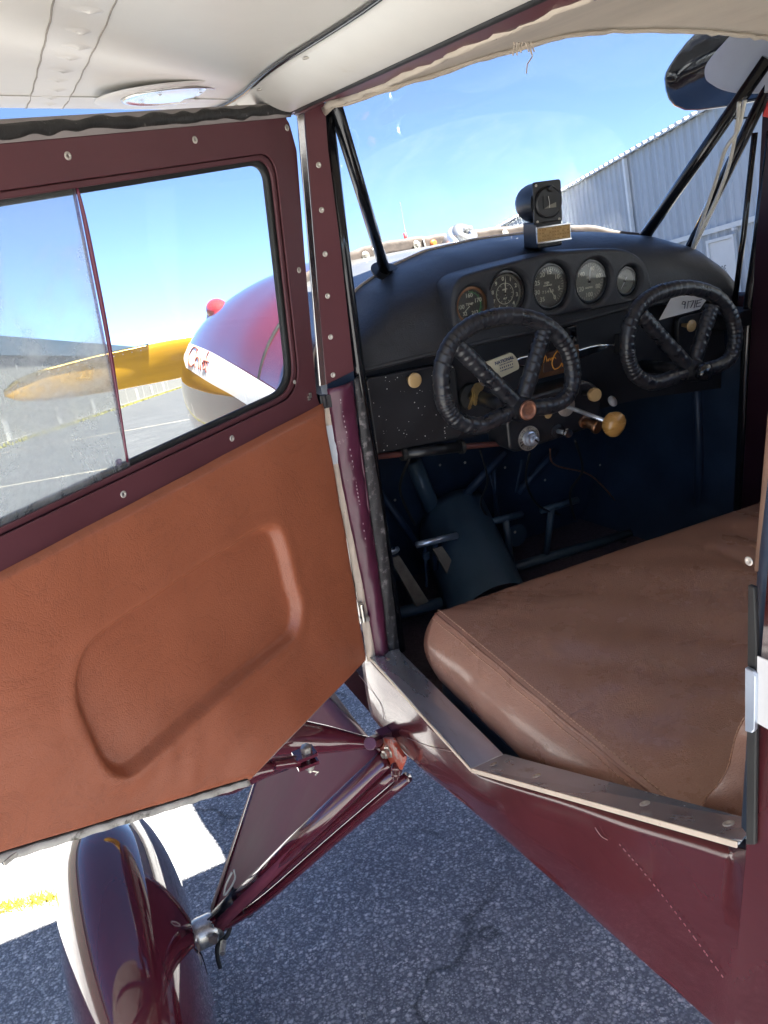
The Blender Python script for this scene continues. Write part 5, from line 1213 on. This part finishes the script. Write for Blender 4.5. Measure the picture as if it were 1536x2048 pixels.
for u, v in ((731, 512), (833, 490), (1010, 468)):
    p = onc(u, v, lambda x: yg(x)-.006); b = MB(); b.lathe([(.009, 0), (.0095, .003), (.006, .005), (.0045, .010), (0, .011)], p, (0,-1,.15), 16); b.build('gasket_bolt', BOLT, gs, auto=40)
p = onc(866, 487, lambda x: yg(x)-.006); b = MB(); b.lathe([(.008, 0), (.008, .005), (.005, .008), (0, .008)], p, (0,-1,.15), 14); b.build('terminal', ORNG, gs, auto=40)
b = MB(); b.tube([onc(846, 478, lambda x: yg(x)-.005), onc(851, 495, lambda x: yg(x)-.005)], .0022, 6); b.build('wire_end', WHITE, gs)
# fuel filler neck and cap in front of the windshield
fb = onc(905, 487, lambda x: yg(x)-.02); fc = onc(931, 466, lambda x: yg(x)-.03); axf = V((.18, -.62, .76)).normalized()
b = MB(); b.lathe([(.046, -.045), (.040, -.01), (.039, .0), (.036, .004)], fc-axf*.012, axf, 32); fn_ = b.build('fuel_filler_neck', ALU, air, True)
b = MB(); b.lathe([(.0315, .000), (.0325, .004), (.0315, .010), (.028, .013), (0, .0125)], fc-axf*.008, axf, 32); b.lathe([(.006, .012), (.006, .022), (.0035, .024), (0, .024)], fc-axf*.008, axf, 10); b.box(fc+axf*.012, V((.010,0,0)), V((0,.002,.002)), axf*.004); b.build('fuel_cap', DECK, fn_, auto=40)
w0, w1, w2 = ony(800, 404, .66), ony(809, 466, .66), ony(813, 482, .66)
b = MB(); b.tube([w0, w1+(w2-w1)*2], .0011, 6); wg = b.build('fuel_gauge_wire', ALU, air); b = MB(); b.tube([w1, w2+(w2-w1)*.6], .0042, 10); b.build('red_sleeve', REDP, wg, True)
# windshield pane
def wsh(u, v):
    x0 = -.50+1.0*u; x1 = -.488+.975*u; a = V((x0, yg(x0)+.003, zgk(x0)-.006)); c = V((x1, -.012+.02, hz(x1)+.004)); p = a+(c-a)*v
    return p+V((0, .05*math.sin(math.pi*v)*(1-(2*u-1)**4), .035*math.sin(math.pi*v)*(1-(2*u-1)**6)))
b = MB(); b.grid(wsh, 40, 20); ws = b.build('windshield', WSHM, air, True)
# right post and door frame
b = MB(); rp_ = [onx(1545, 260, .478), onx(1520, 470, .478), onx(1500, 610, .478), V((.478, .05, 1.0)), V((.478, .05, .85))]
b.tube(rp_, .0135, 14); b.build('post_tube', TUBE, air, True)
b = MB(); b.tube([p+V((-.012, .030, 0)) for p in rp_[:3]], .006, 10); b.build('windshield_channel', TUBE, air, True)
b = MB(); b.abox(.465, .492, -.03, .035, .96, 1.90); bevel(b.build('post_cover', DARKP, air), .003)
b = MB(); b.abox(.40, .492, .036, .16, 1.385, 1.418); bevel(b.build('window_ledge', BLK, air), .004)
b = MB(); b.grid(lambda u, v: V((.468+.010*math.sin(u*math.pi)-.10*max(0, .35-v)*max(0, 1-u*2.5)/.35, .52-1.56*u, .79+.61*v)), 30, 16); b.build('side_lining', NAVY, air, True)
b = MB(); b.tube([(.470, .19, 1.38), (.472, .17, 1.1), (.472, .16, .82)], .012, 12); b.build('frame_tube', NAVY, air, True)
b = MB(); b.abox(.482, .498, -1.0, -.031, 1.40, 1.45); b.build('window_sill', SATIN, air)
b = MB(); b.abox(.4885, .4915, -.95, -.032, 1.451, 1.86); b.build('window_pane', PLEX, air)
b = MB(); b.abox(.482, .498, -1.02, -.951, 1.40, 1.86); b.build('window_post', SATIN, air)
# cabin braces: left pair and right pair of tubes
lt = onc(770, 541, lambda x: ye(x)-.03); l0_ = ony(667, 200, .005)
b = MB(); b.tube([l0_, lt], .0105, 14, flat=((.35,.9,0), 1.25)); b.build('windshield_brace', TUBE, air, True)
b = MB(); dnrm = V((.1, -.55, .83)).normalized(); b.lathe([(.030, -.001), (.0305, .002), (.012, .004), (.011, .010)], lt+V((.002,0,-.003)), dnrm, 28); b.build('brace_collar', BLK, air, auto=40)
b = MB(); b.tube([ony(664, 206, .03), ony(668, 360, .06)], .0022, 6); b.build('compass_wire', RUB, air)
def tub(name, a, c, ya, ycf, r, mt): b = MB(); b.tube([ony(*a, ya), onc(*c, ycf)], r, 14); return b.build(name, mt, air, True)
tub('windshield_brace', (1536, 118), (1289, 473), .0, lambda x: ye(x)-.02, .0125, TUBE)
tub('windshield_brace', (1548, 150), (1375, 506), .02, lambda x: ye(x)-.0, .0115, TUBE)
tub('brace_cable', (1536, 195), (1378, 512), .0, lambda x: ye(x)+.0, .0024, RUB)
for k, pts in enumerate([((1478, 205), (1474, 250), (1458, 330), (1432, 400), (1400, 465), (1380, 512)), ((1490, 200), (1476, 260), (1450, 300), (1432, 360), (1408, 430), (1384, 498))]):
    b = MB(); P = [ony(u, v, .02+.12*i/5) for i, (u, v) in enumerate(pts)]; b.tube([V(q) for q in smooth2([tuple(p) for p in P], 5)], .0038, 10); b.build('clear_tube', HOSE, air, True)
for q in ((1480, 237), (1378, 499)): p = ony(*q, .04 if q[1] < 300 else .20); b = MB(); b.tube([p+V((-.014, 0, .001)), p+V((.002, -.004, 0)), p+V((.020, 0, 0))], .0018, 6); b.build('cable_tie', RUB, air)
b = MB(); p = ony(1531, 218, .0); b.prism([ony(1526, 232, .0), ony(1538, 200, .0), ony(1545, 205, .0), ony(1540, 236, .0)], (0, .002, 0)); b.build('red_tag', REDP, air)

# ------------------------------------------------------------------ footwell
b = MB(); b.prism([nsec(.50, 2*math.pi*k/48, -.012) for k in range(48)], (0, .01, 0)); b.build('firewall', NAVY, air)
b = MB(); b.grid(lambda u, v: V((-.47+.94*u, .52-.62*v, .815)), 8, 12); b.build('floor_carpet', CARP, air)
b = MB(); b.grid(lambda u, v: V((-.462+.10*max(0, .35-v)/.35, .49-.44*u, .80+.54*v)), 6, 16); b.build('side_lining', NAVY, air)
b = MB(); b.abox(-.47, .46, -1.03, -1.01, 1.0, 1.5); b.build('baggage_bulkhead', CARP, air)
# control tunnel
A0, A1 = ony(905, 1040, .44), ony(985, 1235, .12); axd = (A1-A0).normalized()
def tun(u, v):
    c = A0+(A1-A0)*v; a = math.pi*(1.12*u-.06); side_ = V((1,0,0)); upv = side_.cross(axd); upv = upv if upv.z > 0 else -upv
    return c+side_*(-.092*math.cos(a))+upv*(.095*math.sin(a)**.8 if math.sin(a) > 0 else -.03)
b = MB(); b.grid(tun, 30, 12); b.add([tun(i/30, 0) for i in range(31)], [tuple(range(31))]); b.build('control_tunnel', TEAL, air, True)
PEDM = mat('worn_pedal_plate', (.16,.15,.12), .4, metal=.6, vary=.3, vscale=40., wear=((.5,.45,.34), 30., .6, .66))
# brake and rudder pedals
def pbar(a, c, y, r, name, mt): b = MB(); b.tube([ony(*a, y), ony(*c, y)], r, 12); return b.build(name, mt, air, True)
for bar, plt, y in ((((833, 1090), (914, 1071)), ((866, 1098), (884, 1092), (922, 1166), (898, 1178)), .25), (((773, 1106), (797, 1099)), ((780, 1118), (798, 1110), (836, 1186), (812, 1196)), .25)):
    o = pbar(*bar, y, .0075, 'brake_pedal', ALU)
    q = [ony(u, v, y-.004) for u, v in plt]; b = MB(); b.prism([q[0], q[1], q[2]+V((0,-.05,0)), q[3]+V((0,-.05,0))], (0, .008, -.002)); bevel(b.build('heel_plate', PEDM, o), .001)
    b = MB(); m_ = (q[0]+q[1])/2; b.tube([m_+V((0,.004,.02)), m_+V((0,.02,-.06))], .006, 8); b.lathe([(.008, -.008), (.008, .008)], m_+V((-.03,0,-.01)), (0,0,1), 8); b.tube([m_+V((-.03,.0,.02)), m_+V((-.032,.01,-.09))], .003, 6); b.build('pedal_linkage', NAVY, o, auto=40)
for bar, post, y in ((((975, 1046), (1044, 1028)), ((1011, 1038), (1024, 1135)), .33), (((1082, 1021), (1155, 1000)), ((1104, 1014), (1092, 1108)), .33)):
    o = pbar(*bar, y, .0085, 'rudder_pedal', TEAL); b = MB(); b.tube([ony(*post[0], y), ony(*post[1], y)], .0085, 12); b.build('pedal_arm', TEAL, o, True)
b = MB(); b.tube([ony(1010, 1140, .34), ony(1130, 1105, .34), ony(1260, 1068, .34)], .013, 14); b.build('rudder_torque_tube', TEAL, air, True)
b = MB(); b.tube([ony(775, 1232, .24), ony(940, 1192, .24)], .014, 14); b.build('brake_torque_tube', TEAL, air, True)
b = MB(); b.lathe([(.03, 0), (.03, .005), (0, .005)], ony(1032, 1070, .40), (0,-1,0), 28); pl_ = b.build('cable_pulley', TEAL, air, auto=40); screw(ony(1030, 1064, .39), (0,-1,0), pl_, .9)
b = MB(); b.tube([ony(828, 925, .42), ony(872, 1035, .42)], .020, 16); b.build('steering_column_cover', TEAL, air, True)
for a, c, y, r in (((1010, 905), (930, 990), .40, .010), ((1112, 900), (1036, 985), .40, .009), ((988, 920), (993, 1060), .42, .005), ((978, 940), (1000, 1035), .41, .0025), ((1044, 920), (1032, 985), .35, .003), ((760, 985), (850, 1110), .42, .009)):
    b = MB(); b.tube([ony(*a, y), ony(*c, y)], r, 10); b.build('frame_tube' if r > .004 else 'control_rod', NAVY, air, True)
b = MB(); p = ony(1240, 1092, .33); b.lathe([(.018, 0), (.018, .02), (.01, .03)], p, (0,-1,.3), 12); b.build('torque_tube_bearing', BLK, air, auto=40)
for k, (pts, r_, m_) in enumerate(((((1060, 905), (1052, 960), (1075, 1010), (1120, 1030)), .0028, RUB), (((960, 900), (975, 960), (962, 1010), (990, 1050)), .0024, RUB), (((1150, 880), (1165, 940), (1140, 985), (1150, 1040)), .0032, RUB), (((820, 915), (800, 980), (830, 1050)), .0030, RUB), (((1100, 898), (1110, 930), (1180, 950), (1230, 1000)), .0022, COPPER))):
    b = MB(); b.tube([V(q) for q in smooth2([tuple(ony(u, v, .20+.05*i)) for i, (u, v) in enumerate(pts)], 6)], r_, 8); b.build('control_cable', m_, air, True)
for u, v in ((880, 930), (930, 925), (1010, 935), (1090, 960), (1200, 930), (1220, 1010), (790, 1000)):
    screw(ony(u, v, .485), (0,-1,0), air, .8, 'firewall_bolt')
# ------------------------------------------------------------------ loose things in the cabin
# bench cushion: top sheet pulled over a thick pad
c_fl, c_rl = V((-.425, -.128, 1.083)), V((-.415, -.66, 1.062)); c_fr = V((.47, -.115, 1.06)); c_rr = V((.47, -.66, 1.05))
def cush(u, v):          # u across, v from front to back; sides folded over the edge
    U = u*1.24-.12; Vv = v*1.24-.12
    uu, vv = max(0, min(1, U)), max(0, min(1, Vv))
    p = (c_fl*(1-uu)+c_fr*uu)*(1-vv)+(c_rl*(1-uu)+c_rr*uu)*vv
    du = max(0, -U, U-1)/.12; dv = max(0, -Vv, Vv-1)/.12
    dd_ = max(du, dv)
    edge_ = min(uu, 1-uu)*.9, min(vv, 1-vv)*.53
    z = 0.
    crown = .014*(1-math.exp(-min(edge_)/.05)); z += crown
    z += (.0025*math.sin(uu*17+vv*9)*math.sin(vv*13+1)+.0012*math.sin(uu*31-vv*23))*min(1, min(edge_)/.08)
    # long creases towards the right seat
    for cx0, cw_, cd_ in ((.60, .020, .013), (.70, .017, .015), (.80, .020, .012)):
        z -= cd_*math.exp(-((uu-cx0-.10*(vv-.5))/cw_)**2)*math.exp(-((vv-.55)/.28)**2)
    for q_ in range(5): z -= .0016*math.exp(-((uu*.9-.03-.022*q_-vv*(.30+.08*q_))/.007)**2)*math.exp(-(vv/.16)**2)
    # seat dips where people sit
    z -= .012*math.exp(-((uu-.30)/.2)**2-((vv-.6)/.3)**2)
    z -= .135*dd_**1.05
    bul = math.sin(math.pi*min(1, dd_))*.016
    sx = (-1 if U < 0 else 1 if U > 1 else 0); sy = (1 if Vv < 0 else -1 if Vv > 1 else 0)
    p = p+V((sx*(bul+.006*dd_+.010*du*(1-dd_)), sy*(bul+.004*dd_), z))
    if dd_ > 0: p += V((sx*.0008*math.sin(vv*33), sy*.0008*math.sin(uu*33), .001*math.sin((uu+vv)*37)*dd_))
    return p
b = MB(); b.grid(cush, 124, 100); cu_ = b.build('seat_cushion', SEAT, None, True); in_cabin(cu_, (0, -.4, .94))
tag(cu_, 'brown leather bench cushion with stitched edge in the cabin', 'cushion')
b = MB(); Q = RP @ V((0, -.4, .94))
def stitch(path, name, mt=None, step=.0062, r=.0007):
    b = MB(); acc = 0
    for i in range(len(path)-1):
        a, c = path[i], path[i+1]; L_ = (c-a).length; d = (c-a).normalized(); t = acc
        while t < L_: p = a+d*t; b.box(p, d*.0019, d.cross(UZ).normalized()*r, UZ*r); t += step
        acc = t-L_
    return b
u0 = .12/1.24
for off in (.004, -.010):
    P = [cush(u0+off, u0+(1-2*u0)*i/60)+V((0, 0, .0009)) for i in range(61)]
    st = stitch(P, 'stitch').build('edge_stitching', mat('tan_thread%d' % (off > 0), (.56,.36,.25), .6), None); in_cabin(st, (0, -.4, .94)); st.parent = cu_; st.location = (0,0,0); st.rotation_euler = (0,0,0)
P = [cush(u0-.003, u0+(1-2*u0)*i/60)+V((0, 0, .0002)) for i in range(61)]
b = MB(); b.tube(P, .0022, 6); st = b.build('edge_seam', SEAT, None, True); in_cabin(st, (0, -.4, .94)); st.parent = cu_; st.location = (0,0,0); st.rotation_euler = (0,0,0)
# seat pan under the cushion
b = MB(); b.abox(-.43, .45, -.52, -.13, .905, .945); b.build('seat_pan', NAVY, air)
# seat back, standing behind the cushion
kb = [onx(1412, 1622, -.43), onx(1440, 1560, -.43), onx(1475, 1495, -.43), onx(1500, 1440, -.43)]
def back(u, v):
    x = -.432+.89*u; sl_ = (kb[3].y-kb[0].y)/(kb[3].z-kb[0].z); t = v*.45-.03; y = kb[0].y+sl_*t; z = kb[0].z+t
    e = min(u, 1-u)*.89; y += .020*(1-math.exp(-e/.03))+.004*math.sin(v*23)*math.exp(-e/.05); return V((x, y, z))
b = MB(); b.grid(back, 60, 40); sb = b.build('back_cushion', SEAT, None, True); solid(sb, .16, 1 if sb.data.polygons[0].normal.y < 0 else -1); in_cabin(sb, (0, -.72, 1.06)); tag(sb, 'brown leather seat back cushion edge beside the rear door post', 'cushion')
b = stitch([back(.004, i/30)+V((0, .0015, 0)) for i in range(31)], 's'); st = b.build('edge_stitching', MATS['tan_thread1'], None); in_cabin(st, (0, -.72, 1.06)); st.parent = sb; st.location = (0,0,0); st.rotation_euler = (0,0,0)
# black cable looped beside the cushion
P = [V((-.40, -.02, .87)), V((-.435, -.03, .915)), V((-.452, -.045, .922)), V((-.448, -.09, .905)), V((-.446, -.18, .895)), V((-.448, -.28, .89)), V((-.449, -.36, .87))]
b = MB(); b.tube([V(q) for q in smooth2([tuple(p) for p in P], 6)], .0048, 8); cb_ = b.build('cable', RUB, None, True); in_cabin(cb_, (-.44, -.1, .9)); tag(cb_, 'black cable looped between sill plate and seat cushion', 'cable')
# paper note
pq = [ony(1319, 640, .082), ony(1400, 618, .076), ony(1414, 598, .068), ony(1398, 592, .066), ony(1368, 590, .070), ony(1342, 597, .074)]
b = MB(); b.prism(pq, (0, .0012, 0)); nt_ = b.build('paper_note', PAPER, None); base = (pq[0]+pq[1])/2; in_cabin(nt_, base); tag(nt_, 'white folded paper note marked 9171E behind the right control wheel', 'note')
pn = (pq[1]-pq[0]).cross(pq[3]-pq[0]).normalized(); pn = pn if pn.y < 0 else -pn; b = MB()
for ln in ([(1371, 604), (1366, 603), (1364, 608), (1369, 609), (1371, 604), (1369, 617)], [(1377, 602), (1374, 617)], [(1379, 603), (1388, 601), (1381, 616)], [(1392, 600), (1388, 616)], [(1404, 599), (1395, 601), (1392, 614), (1401, 612)], [(1393, 607), (1401, 605)]):
    b.tube([onp(u, v, pq[0]+pn*.0014, pn) for u, v in ln], .0009, 5)
wr_ = b.build('handwriting', INKB, None, True); in_cabin(wr_, base); wr_.parent = nt_; wr_.location = (0,0,0); wr_.rotation_euler = (0,0,0)
# key fob and keys hanging in the ignition lock
yk_ = .060
fx = [(964, 727), (1022, 704), (1033, 716), (1039, 737), (998, 757), (985, 756), (977, 743), (970, 738)]
q = [ony(u, v, yk_) for u, v in fx]; fob = plate('key_fob', rounded([(p.x, p.z) for p in q], [.004, .006, .005, .006, .005, .003, .003, .003], 4), [], .004, .001, TAG, MY(yk_), None)
in_cabin(fob, (ony(985, 745, yk_))); tag(fob, 'cream plastic key tag printed NATIONAL with brass keys', 'key tag')
def kid(o, par, base): in_cabin(o, base); o.parent = par; o.location = (0,0,0); o.rotation_euler = (0,0,0); return o
kb_ = ony(985, 745, yk_)
ex = (ony(1030, 718, yk_)-ony(980, 736, yk_)).normalized(); cen = ony(1009, 727, yk_-.0024)
def fr_(dx, dz): return frame(cen+ex*dx+UZ*dz, ex, UZ-ex*UZ.dot(ex))
tp_ = texts('tag_print', [('NATIONAL', .0082, fr_(0, .0055), 0, .0003)], mat('navy_print', (.03,.05,.12), .6), None); kid(tp_, fob, kb_)
b = MB(); random.seed(8)
for dz_, n_, hh_ in ((-.0005, 9, .0009), (-.006, 7, .0014), (-.0115, 9, .0011)):      # small print, too fine to read in the photograph
    for k in range(n_): b.box(cen+ex*(-.012+.0265*k/(n_-1)+.002)+(UZ-ex*UZ.dot(ex)).normalized()*dz_, ex*random.uniform(.0008, .0013), V((0,.0001,0)), UZ*hh_)
kid(b.build('tag_small_print', MATS['navy_print'], None), fob, kb_)
def keyshape(hd, tp, y, r, name):
    a, c = ony(*hd, y), ony(*tp, y); d = (c-a).normalized(); s_ = V((-d.z, 0, d.x)); L_ = (c-a).length
    out = [a+d*(-r*math.cos(t))+s_*(r*math.sin(t)) for t in [R(-140+i*20) for i in range(15)]]
    out = [a-d*r*math.cos(R(k))+s_*r*math.sin(R(k)) for k in range(-140, 141, 20)]
    w_ = r*.42; bl_ = [a+d*(r*1.1)+s_*w_]
    for i in range(7): bl_.append(a+d*(r*1.2+(L_-r*1.3)*i/7)+s_*(w_*(.55 if i % 2 else 1)))
    bl_ += [c, a+d*(L_*.92)-s_*w_, a+d*(r*1.1)-s_*w_]
    b = MB(); b.prism(out+bl_, (0, .0016, 0)); return kid(b.build(name, KEYM, None), fob, kb_)
keyshape((955, 776), (951, 812), yk_-.004, .0095, 'key'); keyshape((951, 781), (938, 820), yk_, .0085, 'key'); keyshape((960, 774), (940, 800), yk_+.004, .0085, 'key')
b = MB(); cr_ = ony(968, 757, yk_); b.tube([cr_+V((.011*math.cos(t*.4), .002*math.sin(t*.4), .013*math.sin(t*.4))) for t in range(16)], .0008, 6, closed=True); kid(b.build('key_ring', STEEL, None, True), fob, kb_)
